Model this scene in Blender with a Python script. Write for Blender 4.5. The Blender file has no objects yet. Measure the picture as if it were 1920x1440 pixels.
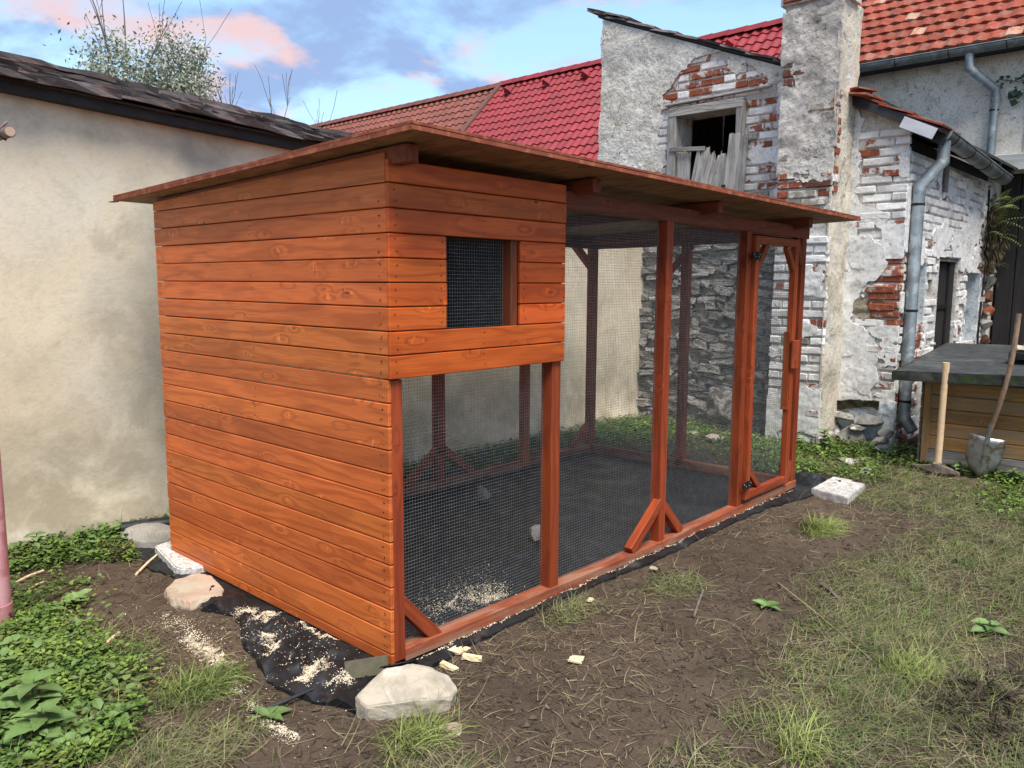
import bpy, bmesh, math, random
import numpy as np
from mathutils import Vector, Matrix
R = math.radians
rng = np.random.default_rng(7)
random.seed(7)
scene = bpy.context.scene
COL = scene.collection

# ------------------------------------------------------------------ camera, sky, sun, exposure
yaw, pitch, roll = 0.737841444, 0.126619425, 0.00494105645
CAM = Vector((-1.96439559, -2.44066224, 1.55))
fw = Vector((math.cos(yaw) * math.cos(pitch), math.sin(yaw) * math.cos(pitch), -math.sin(pitch)))
rt = Vector((math.sin(yaw), -math.cos(yaw), 0)); up = rt.cross(fw)
rt2 = math.cos(roll) * rt + math.sin(roll) * up
up2 = -math.sin(roll) * rt + math.cos(roll) * up
cd = bpy.data.cameras.new('camera'); cam = bpy.data.objects.new('camera', cd); COL.objects.link(cam)
cam.matrix_world = Matrix(((rt2.x, up2.x, -fw.x, CAM.x), (rt2.y, up2.y, -fw.y, CAM.y), (rt2.z, up2.z, -fw.z, CAM.z), (0, 0, 0, 1)))
cd.sensor_fit = 'HORIZONTAL'; cd.sensor_width = 36; cd.lens = 1495.547 / 1920 * 36
cd.clip_start = 0.05; cd.clip_end = 2000
scene.camera = cam

SUN_EL, SUN_ROT = R(61), R(212)          # sun low behind the photographer, veiled by cloud
sd = Vector((math.sin(SUN_ROT) * math.cos(SUN_EL), math.cos(SUN_ROT) * math.cos(SUN_EL), math.sin(SUN_EL)))
world = bpy.data.worlds.new('World'); scene.world = world; world.use_nodes = True
wt = world.node_tree; wt.nodes.clear()
def wn(t, **k):
    n = wt.nodes.new(t)
    for a, b in k.items(): setattr(n, a, b)
    return n
def wl(a, b): wt.links.new(a, b)
sky = wn('ShaderNodeTexSky', sky_type='NISHITA', sun_disc=False, sun_elevation=SUN_EL, sun_rotation=SUN_ROT, air_density=1.0, dust_density=0.6, ozone_density=1.5)
tc = wn('ShaderNodeTexCoord'); sep = wn('ShaderNodeSeparateXYZ'); wl(tc.outputs['Generated'], sep.inputs[0])
def wmath(op, a, b=None, clamp=False):
    n = wn('ShaderNodeMath', operation=op, use_clamp=clamp)
    for i, v in enumerate((a, b)):
        if v is None: continue
        if isinstance(v, (int, float)): n.inputs[i].default_value = v
        else: wl(v, n.inputs[i])
    return n.outputs[0]
zz = wmath('ADD', wmath('ABSOLUTE', sep.outputs[2]), 0.22)
px_ = wmath('DIVIDE', sep.outputs[0], zz); py_ = wmath('DIVIDE', sep.outputs[1], zz)
def cnoise(sx, sy, ox, oy, scale, detail, rough=0.55, dist=0.0):
    cb = wn('ShaderNodeCombineXYZ'); wl(wmath('ADD', wmath('MULTIPLY', px_, sx), ox), cb.inputs[0]); wl(wmath('ADD', wmath('MULTIPLY', py_, sy), oy), cb.inputs[1])
    n = wn('ShaderNodeTexNoise'); n.inputs['Scale'].default_value = scale; n.inputs['Detail'].default_value = detail; n.inputs['Roughness'].default_value = rough; n.inputs['Distortion'].default_value = dist
    wl(cb.outputs[0], n.inputs['Vector']); return n.outputs['Fac']
def wramp(f, a, b):
    n = wn('ShaderNodeMapRange', interpolation_type='SMOOTHSTEP'); n.inputs[1].default_value = a; n.inputs[2].default_value = b; wl(f, n.inputs[0]); return n.outputs[0]
def wmix(f, a, b):
    n = wn('ShaderNodeMix', data_type='RGBA')
    wl(f, n.inputs[0])
    for i, v in ((6, a), (7, b)):
        if isinstance(v, tuple): n.inputs[i].default_value = (*v, 1)
        else: wl(v, n.inputs[i])
    return n.outputs[2]
CLOUD = 5.2
base = cnoise(1, 1, 5.5, 15.2, 1.4, 7, 0.56, 0.35)
cover = wramp(base, 0.45, 0.57)
lit = wramp(cnoise(1, 1, 5.62, 15.02, 3.0, 6, 0.55, 0.2), 0.48, 0.60)
haze_c = wmix(wramp(sep.outputs[2], 0.0, 0.75), (0.56 * CLOUD, 0.84 * CLOUD, 1.0 * CLOUD), (0.13 * CLOUD, 0.42 * CLOUD, 0.80 * CLOUD))
m0 = wn('ShaderNodeMix', data_type='RGBA'); m0.inputs[0].default_value = 0.62; wl(sky.outputs[0], m0.inputs[6]); wl(haze_c, m0.inputs[7])
cl_col = wmix(lit, (0.25 * CLOUD, 0.35 * CLOUD, 0.60 * CLOUD), (0.74 * CLOUD, 0.48 * CLOUD, 0.46 * CLOUD))
thin = wmath('MULTIPLY', cover, 0.88)
skyc = wmix(thin, m0.outputs[2], cl_col)
bg = wn('ShaderNodeBackground'); bg.inputs['Strength'].default_value = 0.138; wl(skyc, bg.inputs['Color'])
wo = wn('ShaderNodeOutputWorld'); wl(bg.outputs[0], wo.inputs['Surface'])

sl = bpy.data.lights.new('sun', 'SUN'); sl.energy = 3.1; sl.angle = R(30); sl.color = (1.0, 0.93, 0.84)
so = bpy.data.objects.new('sun', sl); COL.objects.link(so)
so.rotation_euler = sd.to_track_quat('Z', 'Y').to_euler(); so.location = sd * 30
vs = scene.view_settings
vs.view_transform = 'Standard'; vs.look = 'None'; vs.gamma = 1; vs.use_curve_mapping = False; vs.exposure = 0.90
world.cycles.sampling_method = 'MANUAL'; world.cycles.sample_map_resolution = 512
scene.cycles.max_bounces = 6; scene.cycles.transparent_max_bounces = 12

# ------------------------------------------------------------------ helpers
WM = {}
def reg(o, mtx): WM[o.name] = mtx
def link(o, parent, mtx):
    COL.objects.link(o)
    if parent is not None:
        o.parent = parent; o.matrix_parent_inverse = WM[parent.name].inverted()
    o.matrix_basis = mtx; WM[o.name] = mtx
    return o
def tag(o, label, cat, group=None):
    o['label'] = label; o['category'] = cat
    if group: o['group'] = group
    return o
def thing(name, loc, label, cat, group=None):
    o = bpy.data.objects.new(name, None); o.empty_display_size = 0.1
    link(o, None, Matrix.Translation(Vector(loc))); return tag(o, label, cat, group)
def piece(name, parent):
    o = bpy.data.objects.new(name, None); o.empty_display_size = 0.1
    return link(o, parent, WM[parent.name].copy())
def mesh_np(name, V, F, mat, smooth=False):
    V = np.asarray(V, dtype=np.float32); F = np.asarray(F, dtype=np.int32)
    m = bpy.data.meshes.new(name); n = F.shape[1]
    m.vertices.add(len(V)); m.vertices.foreach_set('co', V.ravel())
    m.loops.add(F.size); m.loops.foreach_set('vertex_index', F.ravel())
    m.polygons.add(len(F)); m.polygons.foreach_set('loop_start', np.arange(len(F), dtype=np.int32) * n)
    m.polygons.foreach_set('loop_total', np.full(len(F), n, dtype=np.int32))
    m.polygons.foreach_set('use_smooth', np.full(len(F), smooth))
    m.materials.append(mat); m.update(calc_edges=True); return m
def mesh_py(name, V, F, mat, smooth=False):
    m = bpy.data.meshes.new(name); m.from_pydata([tuple(v) for v in V], [], F); m.materials.append(mat)
    if smooth: m.polygons.foreach_set('use_smooth', [True] * len(m.polygons))
    m.update(); return m
def fixn(m):
    bm = bmesh.new(); bm.from_mesh(m); bmesh.ops.recalc_face_normals(bm, faces=bm.faces[:]); bm.to_mesh(m); bm.free(); return m
def obj(name, mesh, parent=None, mtx=None):
    return link(bpy.data.objects.new(name, mesh), parent, mtx if mtx is not None else Matrix.Identity(4))
def bm_mesh(name, bm, mat, smooth=False):
    m = bpy.data.meshes.new(name); bmesh.ops.recalc_face_normals(bm, faces=bm.faces[:]); bm.to_mesh(m); bm.free()
    if mat: m.materials.append(mat)
    if smooth: m.polygons.foreach_set('use_smooth', [True] * len(m.polygons))
    return m
def boxm(name, sx, sy, sz, mat, bev=0.0, seg=1, fn=None, cuts=0, jit=0):
    bm = bmesh.new(); bmesh.ops.create_cube(bm, size=1)
    bmesh.ops.scale(bm, vec=(sx, sy, sz), verts=bm.verts)
    if cuts:
        es = [e for e in bm.edges if abs((e.verts[0].co - e.verts[1].co).x) > sx * 0.5]
        bmesh.ops.subdivide_edges(bm, edges=es, cuts=cuts)
    if bev:
        es = [e for e in bm.edges if len(e.link_faces) == 2 and e.link_faces[0].normal.dot(e.link_faces[1].normal) < 0.5]
        bm.normal_update()
        es = [e for e in bm.edges if len(e.link_faces) == 2 and e.calc_face_angle(0) > 0.5]
        bmesh.ops.bevel(bm, geom=es, offset=bev, segments=seg, affect='EDGES', clamp_overlap=True)
    if jit:
        for v in bm.verts: v.co += Vector((random.uniform(-jit, jit), random.uniform(-jit, jit), random.uniform(-jit, jit)))
    if fn:
        for v in bm.verts: v.co = fn(v.co)
    return bm_mesh(name, bm, mat)
def frame(p0, p1, nrm):
    p0 = Vector(p0); p1 = Vector(p1); x = (p1 - p0).normalized(); z = Vector(nrm)
    z = (z - x * z.dot(x)).normalized(); y = z.cross(x); c = (p0 + p1) / 2
    return Matrix(((x.x, y.x, z.x, c.x), (x.y, y.y, z.y, c.y), (x.z, y.z, z.z, c.z), (0, 0, 0, 1))), (p1 - p0).length
def plank(name, parent, p0, p1, w, t, nrm, mat, bev=0.003, bow=0, seg=0, fn=None, jit=0):
    M, L = frame(p0, p1, nrm)
    if bow: 
        k = (M.to_3x3().inverted() @ Vector((0, 0, 1)))
        fn = lambda c: c + k * bow * math.cos(math.pi * c.x / L); seg = 10
    return obj(name, boxm(name, L, w, t, mat, bev, fn=fn, cuts=seg, jit=jit), parent, M)
# value noise
def _h(ix, iy, iz, s):
    n = (ix.astype(np.int64) * 374761393 + iy.astype(np.int64) * 668265263 + iz.astype(np.int64) * 2147483647 + s * 1274126177) & 0xffffffff
    n = ((n ^ (n >> 13)) * 1274126177) & 0xffffffff
    return ((n ^ (n >> 16)) & 0xffff) / 65535.0
def vn(x, y, z=0.0, s=0):
    x, y, z = np.broadcast_arrays(np.asarray(x, float), np.asarray(y, float), np.asarray(z, float))
    ix, iy, iz = np.floor(x), np.floor(y), np.floor(z)
    fx, fy, fz = x - ix, y - iy, z - iz
    fx, fy, fz = [f * f * (3 - 2 * f) for f in (fx, fy, fz)]
    r = 0
    for a in (0, 1):
        for b in (0, 1):
            for c in (0, 1):
                r = r + _h(ix + a, iy + b, iz + c, s) * (fx if a else 1 - fx) * (fy if b else 1 - fy) * (fz if c else 1 - fz)
    return r * 2 - 1
def fbm(x, y, z=0.0, s=0, o=4, g=0.5):
    r = 0; a = 1; f = 1
    for i in range(o):
        r = r + a * vn(np.asarray(x) * f, np.asarray(y) * f, np.asarray(z) * f, s + i); a *= g; f *= 2.03
    return r
def sdpoly(x, y, P):                    # > 0 inside
    P = np.asarray(P, float); d = np.full(np.shape(x), 1e9); ins = np.zeros(np.shape(x), bool)
    for i in range(len(P)):
        a = P[i]; b = P[(i + 1) % len(P)]; e = b - a
        t = np.clip(((x - a[0]) * e[0] + (y - a[1]) * e[1]) / (e @ e), 0, 1)
        d = np.minimum(d, np.hypot(x - a[0] - t * e[0], y - a[1] - t * e[1]))
        c = (a[1] > y) != (b[1] > y)
        with np.errstate(divide='ignore', invalid='ignore'):
            ins ^= c & (x < (b[0] - a[0]) * (y - a[1]) / (b[1] - a[1] if b[1] != a[1] else 1e-9) + a[0])
    return np.where(ins, d, -d)
def sheet(name, parent, O, U, Vd, N, u0, u1, v0, v1, step, mask, height, back, mat, smooth=True):
    """crust with an irregular outline: cells where mask>0, front at height(u,v) along N, edges folded back to 'back'"""
    O, U, Vd, N = [np.array(a, float) for a in (O, U, Vd, N)]
    us = np.arange(u0, u1 + step * .5, step); vs_ = np.arange(v0, v1 + step * .5, step)
    uu, vv = np.meshgrid(us, vs_, indexing='ij'); nu, nv = uu.shape
    uc = (uu[:-1, :-1] + uu[1:, 1:]) / 2; vc = (vv[:-1, :-1] + vv[1:, 1:]) / 2
    keep = mask(uc, vc) > 0
    idx = np.arange(nu * nv).reshape(nu, nv)
    F = np.stack([idx[:-1, :-1], idx[1:, :-1], idx[1:, 1:], idx[:-1, 1:]], -1)[keep]
    cnt = np.zeros(nu * nv, int); np.add.at(cnt, F.ravel(), 1)
    u = uu.ravel().copy(); v = vv.ravel().copy()
    bd = (cnt > 0) & (cnt < 4) & (u > u0 + 1e-6) & (u < u1 - 1e-6) & (v > v0 + 1e-6) & (v < v1 - 1e-6)
    e = step * .3; ub, vb = u[bd], v[bd]; m = mask(ub, vb)
    gx = (mask(ub + e, vb) - mask(ub - e, vb)) / (2 * e); gy = (mask(ub, vb + e) - mask(ub, vb - e)) / (2 * e)
    g2 = gx * gx + gy * gy + 1e-6; du, dv = -m * gx / g2, -m * gy / g2
    l = np.hypot(du, dv) + 1e-9; k = np.minimum(1, step * .6 / l); u[bd] += du * k; v[bd] += dv * k
    h = height(u, v)
    P = O + np.outer(u, U) + np.outer(v, Vd) + np.outer(h, N)
    E = {}
    for f in F.tolist():
        for a, b in zip(f, f[1:] + f[:1]): E[(a, b)] = 1
    be = [(a, b) for (a, b) in E if (b, a) not in E]
    bv = sorted({a for ab in be for a in ab}); mp = {a: nu * nv + i for i, a in enumerate(bv)}
    hb = np.full(len(bv), back) if not callable(back) else back(u[bv], v[bv])
    Pb = O + np.outer(u[bv], U) + np.outer(v[bv], Vd) + np.outer(hb, N)
    nb = len(bv); mq = {a: nu * nv + nb + i for i, a in enumerate(bv)}
    F2 = np.array([[mq[b], mq[a], mp[a], mp[b]] for a, b in be], int).reshape(-1, 4)
    Vt = np.concatenate([P, Pb, P[bv]]); Ft = np.concatenate([F, F2])
    used = np.unique(Ft); rm = np.full(len(Vt), -1); rm[used] = np.arange(len(used))
    Ft = rm[Ft]
    if np.dot(np.cross(U, Vd), N) < 0: Ft = Ft[:, ::-1]
    return obj(name, mesh_np(name, Vt[used], Ft, mat, smooth), parent)
def tube_np(P, r, n=8, caps=True):
    P = [Vector(p) for p in P]; r = [r] * len(P) if isinstance(r, (int, float)) else r
    V = []; F = []
    t0 = (P[1] - P[0]).normalized(); a = t0.orthogonal().normalized()
    for i, p in enumerate(P):
        t = ((P[min(i + 1, len(P) - 1)] - p).normalized() + (p - P[max(i - 1, 0)]).normalized()).normalized() if 0 < i < len(P) - 1 else (P[min(i + 1, len(P) - 1)] - P[max(i - 1, 0)]).normalized()
        a = (a - t * a.dot(t)).normalized(); b = t.cross(a)
        sc = 1.0
        if 0 < i < len(P) - 1:
            cs = (P[i + 1] - p).normalized().dot((p - P[i - 1]).normalized()); sc = 1 / max(0.6, math.sqrt((1 + cs) / 2))
        for k in range(n):
            w = 2 * math.pi * k / n; V.append(p + (a * math.cos(w) + b * math.sin(w)) * r[i] * (sc if n > 5 else 1))
    for i in range(len(P) - 1):
        for k in range(n): F.append([i * n + k, i * n + (k + 1) % n, (i + 1) * n + (k + 1) % n, (i + 1) * n + k])
    if caps:
        o = len(V); e = (len(P) - 1) * n; V += [v.copy() for v in V[:n]] + [v.copy() for v in V[e:e + n]]
        F.append([o + k for k in range(n)][::-1]); F.append([o + n + k for k in range(n)])
    return V, F
def tube(name, parent, P, r, mat, n=10, smooth=True):
    V, F = tube_np(P, r, n); m = mesh_py(name, V, F, mat, smooth)
    if smooth:
        for p in m.polygons:
            if len(p.vertices) > 4: p.use_smooth = False
    return obj(name, m, parent)

# ------------------------------------------------------------------ materials
class NT:
    def __init__(s, name, rough=0.8, spec=0.3):
        s.m = bpy.data.materials.new(name); s.m.use_nodes = True; s.t = s.m.node_tree
        s.b = s.t.nodes['Principled BSDF']; s.set(Roughness=rough); s.b.inputs['Specular IOR Level'].default_value = spec
        s._c = s.t.nodes.new('ShaderNodeTexCoord'); s._o = s.t.nodes.new('ShaderNodeObjectInfo')
    def put(s, i, v):
        if isinstance(v, bpy.types.NodeSocket): s.t.links.new(v, i)
        elif isinstance(v, tuple) and len(v) == 3 and i.type == 'RGBA': i.default_value = (*v, 1)
        else: i.default_value = v
    def set(s, **k):
        for a, v in k.items(): s.put(s.b.inputs[a.replace('_', ' ')], v)
    def n(s, typ, ins={}, **k):
        n = s.t.nodes.new('ShaderNode' + typ)
        for a, v in k.items(): setattr(n, a, v)
        for a, v in ins.items(): s.put(n.inputs[a], v)
        return n
    @property
    def co(s): return s._c.outputs['Object']
    @property
    def rnd(s): return s._o.outputs['Random']
    def ma(s, op, a, b=0.0, clamp=False): return s.n('Math', {0: a, 1: b}, operation=op, use_clamp=clamp).outputs[0]
    def vm(s, op, a, b): return s.n('VectorMath', {0: a, 1: b}, operation=op).outputs[0]
    def rco(s):
        c = s.n('CombineXYZ', {0: s.ma('MULTIPLY', s.rnd, 37.3), 1: s.ma('MULTIPLY', s.rnd, 91.7), 2: s.ma('MULTIPLY', s.rnd, 53.1)}).outputs[0]
        return s.vm('ADD', s.co, c)
    def noise(s, vec, scale, detail=4, rough=.55, dist=0, sc=None):
        if sc: vec = s.vm('MULTIPLY', vec, sc)
        return s.n('TexNoise', {'Vector': vec, 'Scale': scale, 'Detail': detail, 'Roughness': rough, 'Distortion': dist}).outputs['Fac']
    def mr(s, f, a, b, c=0.0, d=1.0): return s.n('MapRange', {0: f, 1: a, 2: b, 3: c, 4: d}, interpolation_type='SMOOTHSTEP').outputs[0]
    def mix(s, f, a, b, bl='MIX'):
        return s.n('Mix', {0: f, 6: a, 7: b}, data_type='RGBA', blend_type=bl).outputs[2]
    def bump(s, h, st=.4, d=.01, nrm=None):
        i = {'Height': h, 'Strength': st, 'Distance': d}
        if nrm is not None: i['Normal'] = nrm
        o = s.n('Bump', i).outputs[0]; s.set(Normal=o); return o

def mat_wood(name, c1, c2, ck, rough=.45, patch=.55, spec=.4, gray=None, grain=38, knots=True, bmp=.25):
    s = NT(name, rough, spec); v = s.rco()
    n1 = s.noise(v, 1.0, 3, .5, 0, (1.4, 9, 9)); fine = s.noise(v, 1.0, 5, .6, 0, (6, 130, 130))
    vf = s.vm('MULTIPLY', v, (3.6, 10.5, 0.0))
    vo = s.n('TexVoronoi', {'Vector': vf, 'Scale': 1.0, 'Randomness': 1.0}, feature='F1').outputs['Distance']
    sy = s.n('SeparateXYZ', {0: v}).outputs[1]
    g = s.ma('ADD', s.ma('MULTIPLY', sy, float(grain)), s.ma('MULTIPLY', n1, 11.0))
    if knots: g = s.ma('ADD', g, s.mr(vo, .0, .38, 4.0, 0.0))
    ring = s.ma('MULTIPLY', s.ma('ADD', s.ma('SINE', s.ma('MULTIPLY', g, 2.2)), 1.0), .5)
    ring = s.ma('POWER', ring, 2.0)
    c = s.mix(s.ma('MULTIPLY', ring, .78), c1, c2)
    c = s.mix(s.mr(fine, .35, .75, 0, .5), c, c2)
    if patch:
        pt = s.mr(s.noise(v, 1.0, 2, .4, .6, (1.7, 3.0, 3)), .46, .58)
        c = s.mix(s.ma('MULTIPLY', pt, patch), c, c2)
        pt2 = s.mr(s.noise(v, 1.0, 3, .5, .2, (.9, 6.0, 6)), .5, .7)
        c = s.mix(s.ma('MULTIPLY', pt2, .35), c, tuple(min(1, x * 1.25) for x in c1))
    if knots:
        kp = s.mr(s.n('SeparateColor', {0: s.n('TexVoronoi', {'Vector': vf, 'Scale': 1.0}, feature='F1').outputs['Color']}).outputs[1], .42, .5)
        fl = s.mr(s.noise(v, 1.0, 3, .6, .5, (26, 9, 9)), .60, .72)
        c = s.mix(s.ma('MULTIPLY', s.mr(vo, .085, .03), kp), c, ck); c = s.mix(s.ma('MULTIPLY', s.ma('MULTIPLY', s.mr(vo, .42, .10), fl), .75), c, ck)
        c = s.mix(s.ma('MULTIPLY', s.ma('MULTIPLY', s.mr(vo, .30, .12), s.mr(s.noise(v, 1.0, 3, .6, .5, (30, 12, 12)), .56, .66)), .7), c, tuple(min(1, x * 1.5) for x in c1))
    if gray:
        gm = s.mr(s.noise(v, 1.0, 5, .6, .3, (2.5, 14, 14)), .42, .62); c = s.mix(gm, c, gray)
    tint = s.ma('ADD', s.ma('MULTIPLY', s.rnd, .32), .82)
    c = s.mix(1.0, c, s.n('CombineColor', {0: tint, 1: tint, 2: tint}).outputs[0], 'MULTIPLY')
    c = s.n('HueSaturation', {'Hue': s.ma('ADD', s.ma('MULTIPLY', s.ma('FRACT', s.ma('MULTIPLY', s.rnd, 7.31)), .007), .4965), 'Color': c}).outputs[0]
    s.set(Base_Color=c, Roughness=s.mr(fine, .2, .8, rough - .08, rough + .14))
    s.bump(s.ma('ADD', s.ma('MULTIPLY', ring, .5), fine), bmp, .004)
    return s.m
W_CLAD = mat_wood('stained_cladding', (.64, .158, .034), (.40, .085, .018), (.13, .028, .010), .44, .50, .38)
W_FRONT = mat_wood('stained_front_boards', (.63, .122, .019), (.38, .063, .011), (.13, .024, .007), .44, .5, .30)
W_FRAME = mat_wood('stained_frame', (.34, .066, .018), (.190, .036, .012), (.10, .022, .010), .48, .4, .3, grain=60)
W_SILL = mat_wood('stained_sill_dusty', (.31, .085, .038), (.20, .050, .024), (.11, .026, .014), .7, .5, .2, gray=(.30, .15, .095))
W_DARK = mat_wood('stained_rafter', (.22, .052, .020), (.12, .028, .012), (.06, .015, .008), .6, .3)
W_HONEY = mat_wood('honey_stained_boards', (.36, .19, .060), (.22, .11, .038), (.10, .055, .025), .6, .4, .3, gray=(.24, .165, .095))
W_GRAYBD = mat_wood('silvered_board', (.20, .185, .165), (.12, .11, .10), (.05, .05, .045), .85, .4, .2, gray=(.27, .25, .225), grain=70, bmp=.6)
W_OLD = mat_wood('weathered_timber', (.33, .31, .285), (.17, .16, .145), (.07, .065, .06), .9, .4, .15, gray=(.40, .38, .35), grain=80, bmp=.8)
W_BLACK = mat_wood('black_painted_door', (.030, .027, .026), (.018, .016, .016), (.012, .012, .012), .65, .3, .3, knots=False)
W_PALEWD = mat_wood('whitish_beam', (.62, .62, .58), (.46, .46, .42), (.3, .3, .27), .85, .3, .2, knots=False)
W_RAW = mat_wood('pale_new_timber', (.64, .47, .30), (.52, .36, .21), (.30, .17, .09), .65, .4, .25)
W_HANDLE = mat_wood('old_tool_handle', (.30, .20, .135), (.17, .11, .07), (.07, .045, .03), .6, .5, .3, grain=60)

def mat_simple(name, c1, c2, scale=8, rough=.8, bmp=.3, bd=.006, spec=.25, metal=0, det=6, lo=.35, hi=.65, island=0, rndt=0.0, c3=None, s3=2.0, dist=.2):
    s = NT(name, rough, spec); v = s.rco() if rndt else s.co
    n = s.noise(v, scale, det, .6, dist); c = s.mix(s.mr(n, lo, hi), c1, c2)
    if c3: c = s.mix(s.mr(s.noise(v, s3, 5, .6, .4), .5, .62), c, c3)
    if island:
        ri = s.n('NewGeometry').outputs['Random Per Island']; t = s.ma('ADD', s.ma('MULTIPLY', ri, 2 * island), 1 - island)
        c = s.mix(1.0, c, s.n('CombineColor', {0: t, 1: t, 2: t}).outputs[0], 'MULTIPLY')
    if rndt:
        t = s.ma('ADD', s.ma('MULTIPLY', s.rnd, 2 * rndt), 1 - rndt)
        c = s.mix(1.0, c, s.n('CombineColor', {0: t, 1: t, 2: t}).outputs[0], 'MULTIPLY')
    s.set(Base_Color=c, Metallic=metal)
    if bmp: s.bump(s.noise(v, scale * 3.1, 6, .65), bmp, bd)
    return s.m

def mat_brick(name, body, body2, wash, cover, dirty=(.30, .28, .25)):
    """brick body under flaking limewash; cover 0..1 = how much wash is left"""
    s = NT(name, .92, .12); v = s.rco()
    n = s.noise(v, 16, 5, .62, .3); c = s.mix(s.mr(n, .35, .65), body, body2)
    if cover > 0:
        fl = s.noise(v, 9, 7, .68, .5); th = 1 - cover
        shift = s.ma('MULTIPLY', s.ma('SUBTRACT', s.rnd, .5), .16)
        k = s.mr(s.ma('ADD', fl, shift), .30 + .4 * th, .36 + .4 * th)
        w = s.mix(s.mr(s.noise(v, 5, 5, .6), .4, .7), wash, dirty)
        w = s.mix(s.mr(s.noise(v, 40, 4, .6), .58, .75, 0, .6), w, dirty)
        c = s.mix(k, c, w)
    t = s.ma('ADD', s.ma('MULTIPLY', s.rnd, .3), .85)
    c = s.mix(1.0, c, s.n('CombineColor', {0: t, 1: t, 2: t}).outputs[0], 'MULTIPLY')
    s.set(Base_Color=c); s.bump(s.ma('ADD', s.noise(v, 30, 6, .7), s.ma('MULTIPLY', n, 1.5)), .9, .008)
    return s.m
B_WHITE = mat_brick('limewashed_brick', (.36, .125, .075), (.27, .10, .065), (.80, .79, .76), 1.06, (.58, .555, .53))
B_FLAKE = mat_brick('flaking_brick', (.31, .105, .062), (.23, .08, .052), (.68, .66, .63), .72, (.42, .39, .36))
B_RED = mat_brick('bare_red_brick', (.33, .098, .052), (.22, .070, .042), (.55, .48, .42), .42)
B_GREY = mat_brick('grey_brick', (.30, .28, .23), (.22, .19, .15), (.52, .49, .43), .45)
B_BROWN = mat_brick('burnt_brick', (.17, .075, .05), (.10, .05, .04), (.45, .42, .38), .18)

def mat_plaster(name, a, b, stain, coarse=1.0, rough_sc=26, bs=.9, bd=.012, cracks=True, fine=.6):
    s = NT(name, .95, .1); v = s.co
    c = s.mix(s.mr(s.noise(v, 1.6 * coarse, 6, .6, .5), .36, .64), a, b)
    c = s.mix(s.mr(s.noise(v, 3.4 * coarse, 7, .66, .4), .52, .68), c, stain)
    sp = s.noise(v, rough_sc, 6, .7); c = s.mix(s.mr(sp, .48, .68, 0, fine), c, tuple(x * .55 for x in stain))
    h = s.ma('ADD', sp, s.ma('MULTIPLY', s.noise(v, 7, 5, .6), 1.4))
    if cracks:
        w = s.vm('ADD', v, s.n('TexNoise', {'Vector': v, 'Scale': 5.0, 'Detail': 4.0}).outputs['Color'])
        e = s.n('TexVoronoi', {'Vector': w, 'Scale': 2.1}, feature='DISTANCE_TO_EDGE').outputs['Distance']
        k = s.ma('MULTIPLY', s.mr(e, .012, .0), s.mr(s.noise(v, 1.3, 3), .5, .6)); c = s.mix(k, c, (.10, .09, .08)); h = s.ma('SUBTRACT', h, s.ma('MULTIPLY', k, 2.0))
    s.set(Base_Color=c); s.bump(h, bs, bd); return s.m
P_GABLE = mat_plaster('roughcast_render', (.76, .735, .67), (.62, .59, .52), (.44, .405, .325), 1.2, 26, 1.0, .03)
P_CHIM = mat_plaster('sooty_render', (.63, .60, .545), (.46, .435, .39), (.26, .24, .215), 1.5, 22, 1.0, .022)
P_ANNEX = mat_plaster('cracked_limewash', (.80, .79, .76), (.70, .69, .665), (.56, .53, .475), 1.8, 34, .5, .008)
P_CREAM = mat_plaster('cream_render_strip', (.66, .61, .50), (.56, .50, .40), (.42, .36, .28), 1.5, 30, .8, .012)
P_NICHE = mat_plaster('bluish_limewash', (.58, .63, .66), (.48, .53, .55), (.26, .28, .29), 3, 30, .6, .01)
MORTAR = mat_plaster('lime_mortar', (.70, .675, .62), (.58, .55, .49), (.40, .37, .31), 2.5, 32, 1.0, .02, False)
EARTHM = mat_plaster('earth_mortar', (.36, .31, .235), (.28, .24, .18), (.20, .165, .12), 3, 30, 1.0, .02, False)
P_HOUSE = mat_plaster('aged_cream_render', (.76, .72, .63), (.68, .63, .54), (.50, .44, .34), 1.2, 36, .5, .008)

# big plaster wall on the left: cream with grey-brown stains and a darker patch
s = NT('old_cream_plaster', .95, .1); v = s.co
c = s.mix(s.mr(s.noise(v, .9, 6, .55, .6), .35, .65), (.77, .68, .52), (.68, .585, .43))
c = s.mix(s.mr(s.noise(v, 1.5, 7, .66, .5), .46, .64, 0, .75), c, (.69, .63, .51))
c = s.mix(s.mr(s.noise(s.vm('ADD', v, (7.7, 0, 3.1)), 2.3, 7, .68, .5), .52, .68, 0, .65), c, (.50, .43, .315))
sx = s.n('SeparateXYZ', {0: v}); zc = sx.outputs[2]; xc = sx.outputs[0]
lowm = s.ma('MULTIPLY', s.mr(zc, 1.35, .05), s.mr(s.noise(v, 2.4, 7, .68, .3), .36, .62))
c = s.mix(s.ma('MULTIPLY', lowm, .8), c, (.37, .31, .215))
# irregular darker grey patch on the plaster behind the coop's left end
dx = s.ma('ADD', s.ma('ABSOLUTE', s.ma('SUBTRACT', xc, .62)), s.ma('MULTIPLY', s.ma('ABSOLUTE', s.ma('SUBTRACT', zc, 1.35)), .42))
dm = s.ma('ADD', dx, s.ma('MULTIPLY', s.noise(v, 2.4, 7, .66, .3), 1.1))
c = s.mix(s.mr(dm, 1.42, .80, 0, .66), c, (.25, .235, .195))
e = s.n('TexVoronoi', {'Vector': s.vm('ADD', v, s.n('TexNoise', {'Vector': v, 'Scale': 3.0, 'Detail': 4.0}).outputs['Color']), 'Scale': 1.1}, feature='DISTANCE_TO_EDGE').outputs['Distance']
c = s.mix(s.mr(s.noise(v, 26, 6, .7), .45, .68, 0, .28), c, (.46, .40, .30))
c = s.mix(s.mr(s.noise(v, 70, 3, .6), .66, .74, 0, .3), c, (.25, .21, .15))
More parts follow.
